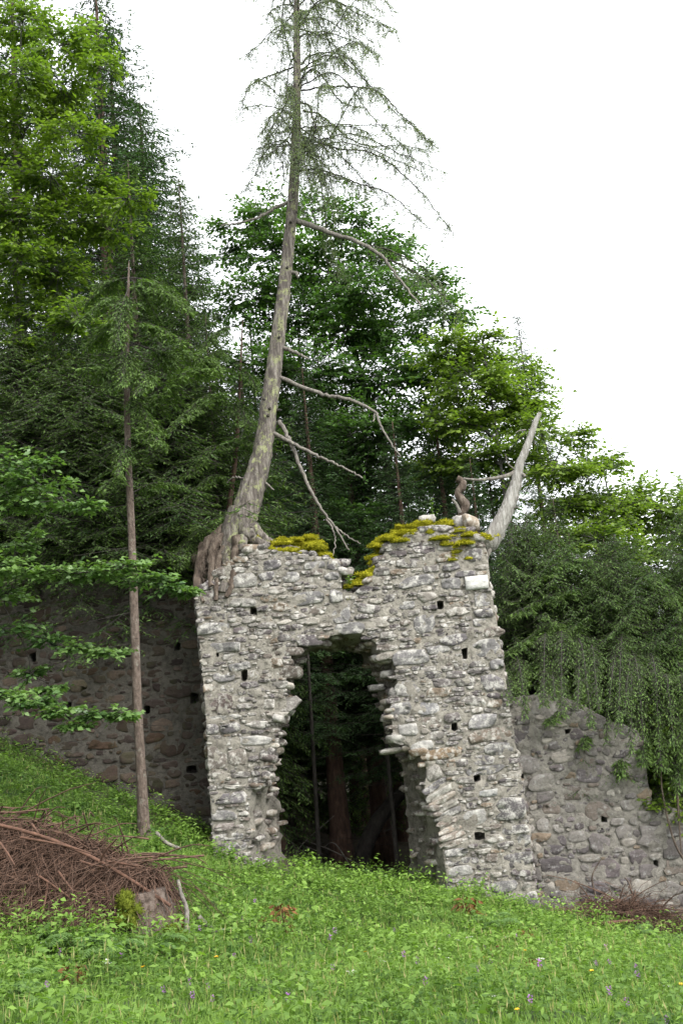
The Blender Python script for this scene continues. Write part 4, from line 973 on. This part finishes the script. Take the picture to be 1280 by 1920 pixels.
a = Acc()
for k in range(60):                                            # knots and snapped twig stubs on the trunk
    i = int(g.integers(30, 100)); c = LS[i, :3]; az = g.uniform(0, 6.28); l = LS[i, 3] * g.uniform(1.1, 1.5)
    d = np.array([math.cos(az), math.sin(az), g.uniform(-.2, .1)]); q = np.array([c + d * LS[i, 3] * .7, c + d * l]); tube(a, q, [.03, .018], 6, .5)
o = a.obj('knots', M['dark_bark'], larch); o['kind'] = 'stuff'; o.parent = larch_trunk

# --- silver snag, knotted root and round stone on the mossy right shoulder
snag = empty('dead_snag', at(912, 1030, 16.5)); tag(snag, 'bare silver grey curved snag rising from the mossy gate corner', 'tree')
sp_ = [(888, 1012, 9), (905, 1018, 15), (918, 1016, 17), (934, 988, 16), (950, 955, 14), (961, 925, 12), (969, 897, 10.5), (974, 870, 8), (985, 842, 7.5), (996, 812, 6), (1004, 790, 5.2), (1012, 774, 4)]
q = spline([list(at(x, y, 16.35)) + [r * mpp(16.35)] for x, y, r in sp_], 50)
a = Acc(); tube(a, q[:, :3], q[:, 3], 14, .5, .20, seed=8); a.obj('trunk', M['deadwood'], snag, smooth=True)
for pxs, r0, r1 in [(((968, 884), (950, 892), (925, 897), (895, 900), (868, 897)), 5, 2), (((962, 920), (970, 928), (969, 940)), 3, 1), (((905, 1018), (915, 1030), (912, 1045)), 10, 4), (((972, 893), (980, 890), (984, 894)), 4.5, 2.5), (((960, 955), (968, 951), (971, 953)), 2.5, 1), (((905, 1018), (888, 1006), (868, 1000)), 10, 4), (((966, 882), (951, 868), (947, 850)), 2, .8), (((985, 806), (972, 808), (966, 812)), 1.5, .6)]:
    n = len(pxs); q = spline([at(x, y, 16.35 - .15 * k / n) for k, (x, y) in enumerate(pxs)], 16)
    a = Acc(); tube(a, q, np.linspace(r0, r1, 16) * mpp(16.3), 7, .5, .1); a.obj('branch', M['branchwood'], snag, smooth=True)
kn = empty('twisted_root', at(862, 985, 16.6)); tag(kn, 'twisted dark root stump curling up between moss and snag', 'stump')
q = spline([list(at(x, y, 16.6)) + [r * mpp(16.6)] for x, y, r in [(866, 992, 8), (862, 968, 6), (872, 950, 9), (866, 938, 9), (858, 925, 7), (866, 912, 8), (866, 903, 7), (856, 897, 7)]], 36)
a = Acc(); tube(a, q[:, :3], q[:, 3], 9, .5, .2, seed=4); a.obj('stem', M['rootwood'], kn, smooth=True)
for pxs in (((862, 962), (855, 945), (847, 936)), ((866, 985), (848, 982), (838, 990))):
    q = spline([at(x, y, 16.55) for x, y in pxs], 9); a = Acc(); tube(a, q, np.linspace(4, 2, 9) * mpp(16.6), 6, .5, .1); a.obj('side_root', M['branchwood'], kn, smooth=True)
def boulder(name, label, px, py, Y, w, h, col, mat, seed, turn=0):
    gg = np.random.default_rng(seed); c = at(px, py, Y); v, q, t = rock_geo(w * mpp(Y) / 2, w * mpp(Y) / 2.2, h * mpp(Y) / 2, gg, 14); v[:, 2] += v[:, 0] * turn
    a = Acc(); a.add(v + c, q, np.array(col)); a.f.append(t); a.m.append(np.zeros(len(t), int))
    return tag(a.obj(name, mat, None, smooth=True, origin=c), label, 'stone')
boulder('round_stone', 'smooth rounded brown stone on the moss below the twisted root', 882, 980, 16.35, 36, 26, (.26, .21, .16), M['stone'], 3, -.5)
boulder('loose_stone', 'pale angular stone on the crest of the mossy gate top', 800, 975, 16.5, 36, 16, (.34, .32, .29), M['stone'], 4)
boulder('loose_stone', 'small grey stone beside the round brown one on the gate top', 860, 978, 16.45, 26, 22, (.3, .28, .26), M['stone'], 5)

# --- moss cushions
def moss(name, label, pads, mat, seed, dens=1.0):
    gg = np.random.default_rng(seed); acc = Acc()
    pads = [(px + gg.normal(0, .28 * w), py + gg.normal(0, .22 * h), Y + gg.uniform(-.02, .10), w * f, h * f * 1.1) for px, py, Y, w, h in pads for f in (.8, .55, .45, .4, .3)]
    for px, py, Y, w, h in pads:
        c = at(px, py, Y); a_, b_, d_ = w * mpp(Y) / 2, h * mpp(Y) / 2, w * mpp(Y) / 2.2
        n = 14; th = np.linspace(0, 2 * math.pi, n, endpoint=False); ph = np.linspace(-.6, math.pi / 2, 8)
        V = np.stack([np.cos(ph)[:, None] * np.cos(th)[None] * a_, np.cos(ph)[:, None] * np.sin(th)[None] * d_, np.broadcast_to(np.sin(ph)[:, None] * b_, (8, n))], -1)
        V = V * (1 + .22 * wob(V + c, .07))[..., None] + c
        i, j = np.meshgrid(np.arange(7), np.arange(n), indexing='ij'); j2 = (j + 1) % n
        acc.add(V.reshape(-1, 3), np.stack([i * n + j, i * n + j2, (i + 1) * n + j2, (i + 1) * n + j], -1).reshape(-1, 4), np.repeat(gg.uniform(.1, .6), 8 * n))
        m_ = int(dens * 620 * max(.05, a_ * 2) * max(.05, d_ * 2) / .06)
        u = gg.uniform(0, 2 * math.pi, m_); w_ = np.arcsin(gg.uniform(-.3, 1, m_))
        D0 = np.column_stack([np.cos(w_) * np.cos(u), np.cos(w_) * np.sin(u), np.sin(w_)]); P_ = D0 * [a_, d_, b_]; P_ = P_ * (1 + .22 * wob(P_ + c, .07))[:, None] * .97 + c
        leaves(acc, P_, unit(D0 + gg.normal(0, .4, D0.shape)), rnd_unit(m_, gg), gg.uniform(.015, .045, m_), .010, np.clip(.25 + .5 * gg.random(m_) + .25 * wob(P_, .12), 0, 1))
    o = acc.obj(name, mat); o['kind'] = 'stuff'; o['label'] = label; o['category'] = 'moss'
    return o
g = np.random.default_rng(14)
pads = []
for px, py, w, h in [(490, 1018, 40, 14), (520, 1020, 48, 16), (548, 1022, 46, 18), (575, 1022, 50, 20), (598, 1028, 44, 22), (610, 1040, 24, 16), (500, 1028, 30, 10), (530, 1032, 40, 12), (555, 1036, 40, 12), (520, 1044, 20, 7), (600, 1050, 36, 8), (478, 1012, 24, 14), (540, 1012, 36, 10), (580, 1012, 36, 10)]:
    pads.append((px, py, 16.1 + g.uniform(0, .5) * (py < 1025), w, h))
moss('moss', 'yellow green moss along the gate top to the right of the larch roots', pads, M['moss'], 1)
pads = []
for px, py, w, h in [(790, 985, 50, 16), (765, 992, 40, 14), (745, 1000, 36, 14), (820, 985, 46, 16), (850, 990, 40, 14), (725, 1015, 44, 14), (710, 1020, 30, 12), (740, 1020, 36, 14), (775, 1002, 34, 12), (800, 1000, 30, 14), (845, 1002, 44, 14), (870, 1005, 36, 12), (895, 1010, 34, 10), (790, 1012, 44, 12), (815, 1010, 36, 12), (860, 1018, 44, 14),
                     (885, 1022, 34, 10), (725, 1035, 34, 12), (712, 1048, 36, 14), (705, 1058, 22, 12), (840, 1035, 50, 18), (860, 1040, 36, 14), (835, 1048, 30, 14), (870, 1048, 20, 8), (690, 1085, 30, 16), (672, 1095, 40, 12), (655, 1100, 20, 8), (652, 1122, 14, 12), (910, 1006, 26, 10), (735, 1008, 30, 8), (760, 1012, 24, 8), (780, 995, 40, 14), (755, 1005, 40, 12), (830, 996, 40, 14), (805, 990, 40, 12), (880, 1014, 36, 12), (850, 1028, 44, 14), (720, 1028, 36, 12), (700, 1070, 24, 14), (690, 1078, 26, 14), (845, 1042, 36, 14), (822, 1040, 30, 14), (680, 1092, 34, 12), (740, 1012, 40, 12), (820, 1004, 30, 10)]:
    pads.append((px, py, 15.99 + g.uniform(0, .15) + (.35 if py < 1000 else 0), w, h))
moss('moss', 'thick yellow green moss draped over the right shoulder of the gate', pads, M['moss'], 2)

# ------------------------------------------------------------------ inside the arch
g = np.random.default_rng(61)
def pole(name, label, pxs, Y, rads, mat, cat='tree', seed=0):
    q = spline([list(at(x, y, Y)) + [r * mpp(Y)] for (x, y), r in zip(pxs, rads)], 26); root = empty(name, q[0, :3]); tag(root, label, cat)
    a = Acc(); tube(a, q[:, :3], q[:, 3], 8, .5, .07, seed=seed); tr_ = a.obj('trunk', M[mat], root, smooth=True)
    a = Acc()
    for k in range(34):
        i = int(g.integers(5, 26)); c = q[i, :3]; az = g.uniform(0, 6.28); l = g.uniform(.15, .8)
        ribs(a, c[None], (c + np.array([math.cos(az) * l, math.sin(az) * l, g.uniform(-.2, .1) * l]))[None], .006, .5)
    o = a.obj('dead_twigs', M['dark_bark'], root); o['kind'] = 'stuff'; o.parent = tr_
    return root
pole('dead_sapling', 'thin black dead sapling left of centre in the arch', [(602, 1640), (598, 1600), (591, 1480), (583, 1340), (577, 1230), (570, 1100)], 19.2, (5, 4.5, 4, 3.5, 3, 2), 'dark_bark')
pole('dead_sapling', 'thin black dead sapling near the right jamb in the arch', [(750, 1660), (744, 1610), (735, 1510), (725, 1400), (716, 1280), (708, 1150)], 19.0, (5, 4.5, 4, 3.5, 3, 2), 'dark_bark', seed=1)
pole('leaning_tree', 'dark curved trunk leaning right inside the arch', [(664, 1665), (672, 1635), (684, 1590), (704, 1545), (735, 1505), (775, 1465), (830, 1420)], 21.0, (19, 17, 15, 14, 12, 10, 7), 'dark_bark', seed=2)
for k in range(5):
    p0 = at(g.uniform(540, 760), 1640, 20.5); q = spline([p0, p0 + [g.normal(0, .5), .1, g.uniform(.2, .6)], p0 + [g.normal(0, 1.0), .2, g.uniform(.3, 1.2)]], 9); a = Acc(); tube(a, q, np.linspace(.016, .006, 9), 5, .5)
    tag(a.obj('fallen_stick', M['branchwood'], None, origin=p0), 'thin grey stick on the dark wood floor inside the arch', 'stick', 'sticks on the floor inside the arch')

# ------------------------------------------------------------------ meadow
g = np.random.default_rng(70)
def scatter(n, ylo=5.0, yhi=17.3):
    Y = np.sqrt(g.uniform(ylo**2, yhi**2, n)); X = g.uniform(-1, 1, n) * (.40 * Y + 1.3)
    keep = np.ones(n, bool)
    keep &= ~((Y > 15.93) & (X > -2.25) & (X < -1.15)) & ~((Y > 15.93) & (X > .95)) & ~((Y > 17.28))
    return X[keep], Y[keep]
acc = Acc()
X, Y = scatter(205000); pt_ = np.column_stack([X, Y]); patch = wob(pt_, .8); z = ground(X, Y)
keep = g.random(len(X)) < np.clip(.95 - .06 * (Y - 8) + .28 * patch, .12, 1); X, Y, z, patch = X[keep], Y[keep], z[keep], patch[keep]; n = len(X)
h = g.uniform(.05, .15, n) * (1 + .4 * patch) * np.where(Y < 8.5, .9, 1); h = np.clip(h, .03, .24)
lean = np.column_stack([g.normal(0, .42, n), g.normal(0, .42, n), np.ones(n)])
leaves(acc, np.column_stack([X, Y, z - .01]), lean, rnd_unit(n, g), h, .0065 + .006 * g.random(n), np.where(g.random(n) < .05, 1.0, np.clip(.45 + .26 * wob(np.column_stack([Y, X]), .6) + g.normal(0, .2, n), 0, .9)), 0, .05, .35)
X, Y = scatter(2600, 5, 15); z = ground(X, Y); n = len(X); b0 = np.column_stack([X, Y, z]); d = np.column_stack([g.normal(0, .18, n), g.normal(0, .18, n), np.ones(n)]); l = g.uniform(.18, .42, n)[:, None]
ribs(acc, b0, b0 + d * l, .0016, .9); leaves(acc, b0 + d * l * .82, d, rnd_unit(n, g), l[:, 0] * .22, .008, 1.0)      # flowering stalks
o = acc.obj('grass', M['grass']); o['kind'] = 'stuff'; o['label'] = 'short bright green meadow grass before the gate'; o['category'] = 'grass'
acc = Acc()
X, Y = scatter(40000); pt_ = np.column_stack([X, Y]); patch = wob(pt_, .7) + .35 * wob(pt_, .3)
keep = g.random(len(X)) < np.clip(.42 + .075 * (Y - 8) + .28 * patch + .25 * (X < -1), .10, 1); X, Y, patch = X[keep], Y[keep], patch[keep]; n = len(X); z = ground(X, Y)
hh = np.clip(g.uniform(.03, .17, n) * (1 + .9 * patch), .02, .36) * np.where((Y > 13.2) | (X < -1.2), 1.45, 1.0)
q = g.integers(4, 9, n); J = np.repeat(np.arange(n), q); m_ = len(J); az = g.uniform(0, 6.28, m_); rr = g.uniform(.01, .09, m_)
P_ = np.column_stack([X[J] + np.cos(az) * rr, Y[J] + np.sin(az) * rr, z[J] + hh[J] * g.uniform(.3, 1.05, m_)])
D = np.column_stack([np.cos(az), np.sin(az), g.normal(-.1, .3, m_)]); Ll = g.uniform(.022, .06, m_) * (.8 + .4 * g.random(n))[J]
leaves(acc, P_, D, unit(np.array([0, -.2, 1]) + g.normal(0, .45, (m_, 3))), Ll * np.where(g.random(n) < .45, 1.5, 1.0)[J], Ll * np.where(g.random(n) < .5, g.uniform(.22, .42, n), g.uniform(.5, .95, n))[J], np.clip(.42 + .3 * (P_[:, 2] - z[J]) / .2 + .18 * wob(P_[:, :2], .9) + g.normal(0, .13, m_) + g.normal(0, .12, n)[J] - .2, 0, 1), 0, .12, .5)
o = acc.obj('herbs', M['herb']); o['kind'] = 'stuff'; o['label'] = 'low leafy green herbs covering the bank before the gate'; o['category'] = 'herbs'

# --- brush heap, stick, stump at the left
def heap(name, label, ridge, base, n, seed, lens=(.25, .8), drop=.8, spread=.35, wbase=.007):
    gg = np.random.default_rng(seed); rd = spline([at(*p) for p in ridge], 24); bs = spline([at(*p) for p in base], 24); bk = rd * 2 - bs; bk[:, 2] = bs[:, 2]
    root = empty(name, bs[12]); tag(root, label, 'brush heap')
    rows = [bs, bs * .45 + rd * .55 + [0, -.05, .06], rd - [0, 0, .06], bk * .45 + rd * .55, bk]; V = np.array(rows); V[1:4] += gg.normal(0, .05, V[1:4].shape)
    i, j = np.meshgrid(np.arange(4), np.arange(23), indexing='ij'); a = Acc()
    a.add(V.reshape(-1, 3), np.stack([i * 24 + j, i * 24 + j + 1, (i + 1) * 24 + j + 1, (i + 1) * 24 + j], -1).reshape(-1, 4)); a.obj('litter_core', M['core'], root)
    a = Acc(); k = gg.integers(0, 24, n); f = gg.uniform(-.35, 1, n)[:, None]**1
    s0 = np.where(f > 0, rd[k] * (1 - f) + bs[k] * f, rd[k] * (1 + f) - bk[k] * f) + gg.normal(0, .06, (n, 3)) + np.array([0, -.04, .05])
    d = unit(np.column_stack([gg.normal(-.25, spread * 1.6, n), gg.normal(-.35, spread, n), gg.normal(-drop, .35, n)])); l = gg.uniform(*lens, n)[:, None]
    mid = s0 + (d + [0, 0, .45]) * l * .5; end = mid + d * l * .5 + [0, 0, -.06]
    ribs(a, s0, mid, wbase * gg.uniform(.5, 1.2, n), .5); ribs(a, mid, end, wbase * .6, .5)
    T = np.repeat(np.arange(n), 2); u = gg.random(len(T))[:, None]; p = mid[T] * (1 - u) + end[T] * u
    ribs(a, p, p + unit(d[T] + gg.normal(0, .6, (len(T), 3))) * gg.uniform(.05, .2, (len(T), 1)), .0032, .5)
    for k_ in range(70):
        i_ = int(gg.integers(0, 24)); p = rd[i_] + gg.normal(0, .1, 3) + [0, -.1, .03]; dd = np.array([gg.normal(0, .8), gg.normal(-.3, .4), gg.normal(.12, .3)]); l_ = gg.uniform(.25, .75)
        tube(a, spline([p - dd * .3, p + dd * l_ * .5 + [0, 0, .06], p + dd * l_], 6), np.linspace(.011, .003, 6), 4, .5, cap=False)
    a.obj('dead_twigs', M['twig_brown'], root)['kind'] = 'stuff'
    return root
hp_ = heap('brush_heap', 'big brown heap of dead spruce branches at the left meadow edge', [(-120, 1515, 12.3), (0, 1540, 12.2), (80, 1555, 12.1), (160, 1580, 12.0), (225, 1612, 11.75), (292, 1645, 11.5)], [(-140, 1775, 11.0), (0, 1760, 11.1), (90, 1757, 11.15), (150, 1750, 11.2), (200, 1735, 11.25), (238, 1712, 11.25)], 5600, 5, (.25, 1.0), .9, .38, .0075)
def stick(pxs, Y, r0, r1, parent=None, label=None, mat='stick', name='stick', seed=0, group=None):
    n = len(pxs); Ys = Y if isinstance(Y, tuple) else (Y, Y)
    q = spline([at(x, y, Ys[0] + (Ys[1] - Ys[0]) * k / (n - 1)) for k, (x, y) in enumerate(pxs)], 14); a = Acc(); tube(a, q, np.linspace(r0, r1, 14) * mpp(Ys[0]), 7, .5, .1, seed=seed)
    o = a.obj(name, M[mat], parent, origin=None if parent else q[0])
    if label: tag(o, label, 'stick', group)
    return o
stick(((-40, 1538), (60, 1562), (140, 1592), (200, 1622), (262, 1660), (320, 1698)), (11.7, 11.0), 3.6, 3.0, label='long slim reddish pole lying across the brown brush heap')
for k, pxs in enumerate([((110, 1634), (125, 1655), (138, 1672)), ((60, 1545), (68, 1556), (72, 1562)), ((152, 1615), (175, 1622), (190, 1625)), ((185, 1632), (195, 1600), (220, 1572)), ((0, 1580), (15, 1600), (28, 1622)), ((70, 1640), (100, 1660), (130, 1682)), ((-5, 1705), (10, 1712), (26, 1716)), ((140, 1770), (139, 1740), (137, 1700)), ((150, 1690), (160, 1712), (165, 1740)), ((90, 1650), (85, 1690), (70, 1745)), ((205, 1740), (203, 1700), (198, 1660)), ((200, 1615), (235, 1620), (260, 1625)), ((40, 1570), (120, 1585), (170, 1600))]):
    stick(pxs, (11.3, 11.0), 2.5, 1.3, hp_, None, 'stick', 'broken_branch', k)
a = Acc()
stp = empty('mossy_stump', gp(at(275, 1755, 11.2)[0], 11.3)); tag(stp, 'old broad tree stump with moss lobes under the brush heap', 'stump')
q = spline([list(at(x, y, 11.2)) + [r * mpp(11.2)] for x, y, r in [(285, 1820, 72), (282, 1775, 62), (278, 1735, 52), (272, 1700, 46), (268, 1672, 36)]], 20); tube(a, q[:, :3], q[:, 3], 18, .5, .16, seed=6); a.obj('stem', M['spruce_bark'], stp)
def pads_mesh(root, pads, mat, seed):
    o = moss('moss_lobe', 'x', pads, mat, seed, 1.6); del o['category']; del o['label']; w = o.location.copy(); o.parent = root; o.location = w - root.location; return o
pads_mesh(stp, [(243, 1705, 10.8, 34, 46), (246, 1728, 10.78, 30, 40)], M['moss_green'], 5); pads_mesh(stp, [(322, 1742, 10.8, 36, 44), (335, 1760, 10.78, 30, 36)], M['moss_green'], 6)
stick(((334, 1650), (340, 1675), (350, 1705), (350, 1735), (354, 1768)), (11.2, 11.0), 3, 6, label='upright lichened stick with rusty twigs beside the mossy stump', mat='branchwood', name='upright_stick')
stick(((372, 1718), (392, 1738), (418, 1757)), 11.6, 5, 4, label='short grey stick in the herbs right of the mossy stump', mat='branchwood')
stick(((292, 1560), (312, 1580), (340, 1592)), 14.6, 4, 3, label='curved brown stick in the herbs at the foot of the thin spruce', mat='branchwood')
stick(((1094, 1733), (1130, 1731), (1188, 1726)), 15.3, 4, 3, label='pale straight stick lying on the brown twigs below the flanking wall')
heap('brush_heap', 'low brown heap of dead twigs at the foot of the flanking wall', [(1095, 1728, 16.1), (1130, 1718, 16.1), (1180, 1714, 16.1), (1225, 1724, 16.1), (1258, 1750, 16.1)], [(1085, 1745, 15.7), (1130, 1750, 15.6), (1180, 1760, 15.6), (1230, 1768, 15.6), (1262, 1775, 15.6)], 1500, 9, (.2, .6), .2, .7, .006)
for k, (pxs, lab) in enumerate([(((1136, 1742), (1122, 1700), (1112, 1665), (1110, 1640), (1125, 1612)), 'thin dark bramble stem climbing the middle of the flanking wall'), (((1195, 1745), (1188, 1700), (1180, 1660), (1170, 1645)), 'thin reddish stem leaning on the flanking wall beside the ochre stone'), (((1300, 1640), (1268, 1590), (1252, 1540), (1240, 1480), (1238, 1430)), 'long bent stem hanging over the broken end of the flanking wall'), (((1268, 1480), (1272, 1540), (1276, 1600)), 'thin straight stem at the right edge before the wall end')]):
    stick(pxs, 16.3, 2.4, 1.2, label=lab, mat='rootwood', name='climbing_vine', seed=k)

# --- ferns, herbs, withered plants, flowers
def fern(px, py, Y, size, label, seed, mat='fern', fronds=8, up=.75):
    gg = np.random.default_rng(seed); b = at(px, py, Y); b[2] = min(b[2], float(ground(b[0], b[1])) + .02) if Y < 15.9 else b[2]; root = empty('fern', b); tag(root, label, 'fern')
    for k in range(fronds):
        az = k * 2 * math.pi / fronds + gg.normal(0, .25); L = size * gg.uniform(.7, 1.1); d = np.array([math.cos(az), math.sin(az), 0]); e = up * gg.uniform(.7, 1.2)
        P = spline([b, b + d * L * .4 + [0, 0, e * L * .65], b + d * L * .85 + [0, 0, e * L * .7], b + d * L * 1.1 + [0, 0, e * L * .5]], 26); a = Acc(); tube(a, P, np.linspace(.005, .0015, 26), 4, .4, cap=False)
        T = unit(np.gradient(P, axis=0)); S_ = unit(np.cross(T, [0, 0, 1.0])); i = np.arange(4, 26)
        for sgn in (1, -1):
            ln = L * .30 * np.sin(np.linspace(.35, 3.05, 22))**.8; D = S_[i] * sgn + T[i] * .35 + gg.normal(0, .08, (22, 3)) + [0, 0, -.15]
            leaves(a, P[i], D, unit(np.array([0, 0, 1.0]) + gg.normal(0, .2, (22, 3))), ln, ln * .24 + .006, np.clip(gg.normal(.55, .15, 22), 0, 1), 0, .05, .3)
            for f in (.3, .6):
                for s2 in (1, -1): leaves(a, P[i] + unit(D) * (ln * f)[:, None], unit(D) + T[i] * s2 * .9, np.tile([0, 0, 1.0], (22, 1)), ln * .26, ln * .09 + .003, np.clip(gg.normal(.5, .15, 22), 0, 1), 0, .05)
        a.obj('frond', M[mat], root)
for k, (px, py, Y, s_, lab) in enumerate([(140, 1728, 10.3, .42, 'fern with pale arching fronds before the brush heap'), (290, 1778, 10.2, .36, 'fern growing between the two moss lobes of the stump'), (200, 1790, 9.9, .34, 'fern in front of the old stump, left of its moss lobes'), (925, 1745, 13.6, .34, 'bright fern beside the withered plant below the gate pier'), (1185, 1765, 15.0, .34, 'fern before the low twig heap under the flanking wall'),
                                           (1262, 1775, 14.8, .34, 'fern at the right edge below the flanking wall'), (30, 1880, 8.0, .30, 'fern at the lower left corner of the meadow'), (120, 1905, 7.7, .24, 'small fern at the bottom edge, near the lower left corner')]): fern(px, py, Y, s_, lab, 100 + k)
def leafy(px, py, Y, h, n, lab, seed, mat='herb', leaf=.08, spreadr=.12, name='leafy_herb', onground=True, cat='plant'):
    gg = np.random.default_rng(seed); b = at(px, py, Y)
    if onground: b[2] = float(ground(b[0], b[1]))
    root = empty(name, b); tag(root, lab, cat); tips = b + np.column_stack([gg.normal(0, spreadr, n), gg.normal(0, spreadr, n), h * gg.uniform(.6, 1.1, n)])
    a = Acc(); ribs(a, np.tile(b, (n, 1)), tips, .005, .3); a.obj('stems', M['herb'], root)['kind'] = 'stuff'
    a = Acc(); J = np.repeat(np.arange(n), 9); t = np.tile(np.linspace(.25, 1.0, 9), n); az = np.arange(len(J)) * 2.4 + gg.normal(0, .3, len(J)); P = b + (tips - b)[J] * t[:, None]
    D = np.column_stack([np.cos(az), np.sin(az), gg.normal(.1, .25, len(J))]); L = leaf * gg.uniform(.6, 1.15, len(J)); leaves(a, P, D, unit(np.array([0, -.3, 1]) + gg.normal(0, .3, (len(J), 3))), L, L * .55, np.clip(gg.normal(.65, .15, len(J)), 0, 1), 0, .15)
    a.obj('leaves', M[mat], root)['kind'] = 'stuff'
for k, a_ in enumerate([(716, 1660, 15.7, .28, 7, 'bright leafy herb standing in the middle of the arch threshold'), (690, 1665, 15.5, .18, 6, 'low leafy herb left of the bright one on the arch threshold'), (885, 1700, 15.2, .38, 9, 'tall leafy herbs against the foot of the right gate pier'), (950, 1722, 15.2, .26, 7, 'leafy herb at the lower corner of the right gate pier'),
                         (800, 1695, 14.6, .22, 7, 'leafy herb before the right jamb of the arch'), (590, 1665, 15.3, .2, 7, 'leafy herb at the left side of the arch threshold'), (490, 1650, 15.3, .3, 8, 'leafy herb at the foot of the left gate pier'), (430, 1640, 15.6, .28, 8, 'leafy herb at the outer corner of the left gate pier'), (345, 1600, 15.9, .34, 9, 'leafy herb between the thin spruce and the gate'),
                         (300, 1600, 14.6, .3, 9, 'leafy herb right of the foot of the thin spruce'), (100, 1690, 10.4, .28, 7, 'broad leaved herb rising before the left part of the brush heap'), (195, 1715, 10.3, .34, 7, 'upright herb before the stump and brush heap'), (60, 1700, 10.3, .2, 6, 'small herb at the left foot of the brush heap'), (820, 1820, 10.8, .12, 8, 'flat broad leaved plant in the middle of the meadow'), (40, 1840, 8.4, .25, 8, 'broad leaved herb near the lower left corner')]):
    leafy(*a_, 200 + k)
leafy(655, 1098, 16.05, .14, 6, 'small fresh herb growing in the notch of the gate top', 230, onground=False, leaf=.06, spreadr=.06)
leafy(812, 975, 16.6, .32, 3, 'slender sapling on the crest of the mossy gate top', 231, onground=False, leaf=.05, spreadr=.05)
leafy(436, 1612, 15.9, .18, 5, 'small plant sprouting from the base of the left gate pier', 232, onground=False, leaf=.05, spreadr=.05)
def withered(px, py, Y, s_, lab, seed):
    s_ *= 1.15; gg = np.random.default_rng(seed); b = at(px, py, Y); b[2] = float(ground(b[0], b[1])); root = empty('withered_plant', b); tag(root, lab, 'plant'); n = 46
    az = gg.uniform(0, 6.28, n); P = b + np.column_stack([np.cos(az) * s_ * .6 * gg.random(n), np.sin(az) * s_ * .5 * gg.random(n), s_ * gg.uniform(.3, 1.15, n)]); a = Acc()
    leaves(a, P, np.column_stack([np.cos(az), np.sin(az), gg.normal(-.7, .4, n)]), rnd_unit(n, gg), s_ * gg.uniform(.25, .55, n), s_ * gg.uniform(.1, .25, n), np.clip(gg.normal(.5, .28, n), 0, 1), 0, .4); a.obj('leaves', M['withered'], root)['kind'] = 'stuff'
    a = Acc(); ribs(a, np.tile(b, (8, 1)), P[:8], .006, .5); a.obj('stems', M['twig_brown'], root)['kind'] = 'stuff'
for k, a_ in enumerate([(533, 1765, 12.4, .20, 'rust brown withered plant in the middle of the bank below the arch'), (492, 1778, 12.2, .10, 'small rust brown tuft left of the withered plant below the arch'), (545, 1782, 12.1, .10, 'low rust tuft before the withered plant below the arch'), (882, 1738, 14.0, .24, 'dark brown withered plant below the right gate pier'), (928, 1812, 11.9, .13, 'rust brown tuft in the right middle of the meadow'),
                         (988, 1775, 13.2, .13, 'rust brown tuft below the right corner of the gate'), (1000, 1842, 10.9, .11, 'low rust tuft nearer the viewer in the right meadow'), (140, 1865, 8.9, .16, 'dark reddish rotten tuft in the lower left meadow'), (330, 1660, 11.2, .16, 'rusty dead spray on top of the upright stick')]): withered(*a_, 300 + k)
for k, (n_, lab, col, kind_, grp) in enumerate([(44, 'small purple flower spike in the meadow grass', (.30, .10, .36), 'spike', 'purple flowers in the meadow'), (18, 'small white flower head in the meadow grass', (.75, .76, .70), 'umbel', 'white flowers in the meadow'), (12, 'small yellow flower in the meadow grass', (.80, .50, .02), 'disc', 'yellow flowers in the meadow')]):
    m, nt, N_, L_, b_ = newmat('petals_' + ('purple', 'white', 'yellow')[k]); b_.inputs['Base Color'].default_value = (*col, 1); b_.inputs['Roughness'].default_value = .6
    hd = Acc(); q = 26 if kind_ == 'spike' else 20; u = g.uniform(0, 6.28, q)
    if kind_ == 'spike': P = np.column_stack([np.cos(u) * .008, np.sin(u) * .008, np.linspace(-.035, .035, q)]); D = np.column_stack([np.cos(u), np.sin(u), .5 + 0 * u]); ln = .022
    elif kind_ == 'umbel': rr = np.sqrt(g.random(q)) * .035; P = np.column_stack([np.cos(u) * rr, np.sin(u) * rr, .01 - rr * .2]); D = np.column_stack([np.cos(u), np.sin(u), .4 + 0 * u]); ln = .02
    else: P = np.zeros((q, 3)); D = np.column_stack([np.cos(u), np.sin(u), g.uniform(.2, .9, q)]); ln = .026
    leaves(hd, P, D, np.tile([0.05, 0, 1.0], (q, 1)), ln, ln * .6, .5); hm = hd.mesh('flower_head'); hm.materials.append(m)
    sm_ = Acc(); ribs(sm_, np.array([[0, 0, -.30]]), np.array([[0, 0, 0.0]]), .003, .4); smm = sm_.mesh('stem'); smm.materials.append(M['herb'])
    X, Y = scatter(n_ * 6, 7.0, 12.8); ok = np.abs(X) < .31 * Y; X, Y = X[ok][:n_], Y[ok][:n_]
    for x, y in zip(X, Y):
        r = empty('meadow_flower', (x, y, float(ground(x, y)) + g.uniform(.14, .24))); tag(r, lab, 'flower', grp); r.rotation_euler = (g.normal(0, .2), g.normal(0, .2), g.uniform(0, 6.28)); r.scale = (g.uniform(.55, .9),) * 3
        for nm, me in (('flower_head', hm), ('stem', smm)):
            o = bpy.data.objects.new(nm, me); COL.objects.link(o); o.parent = r
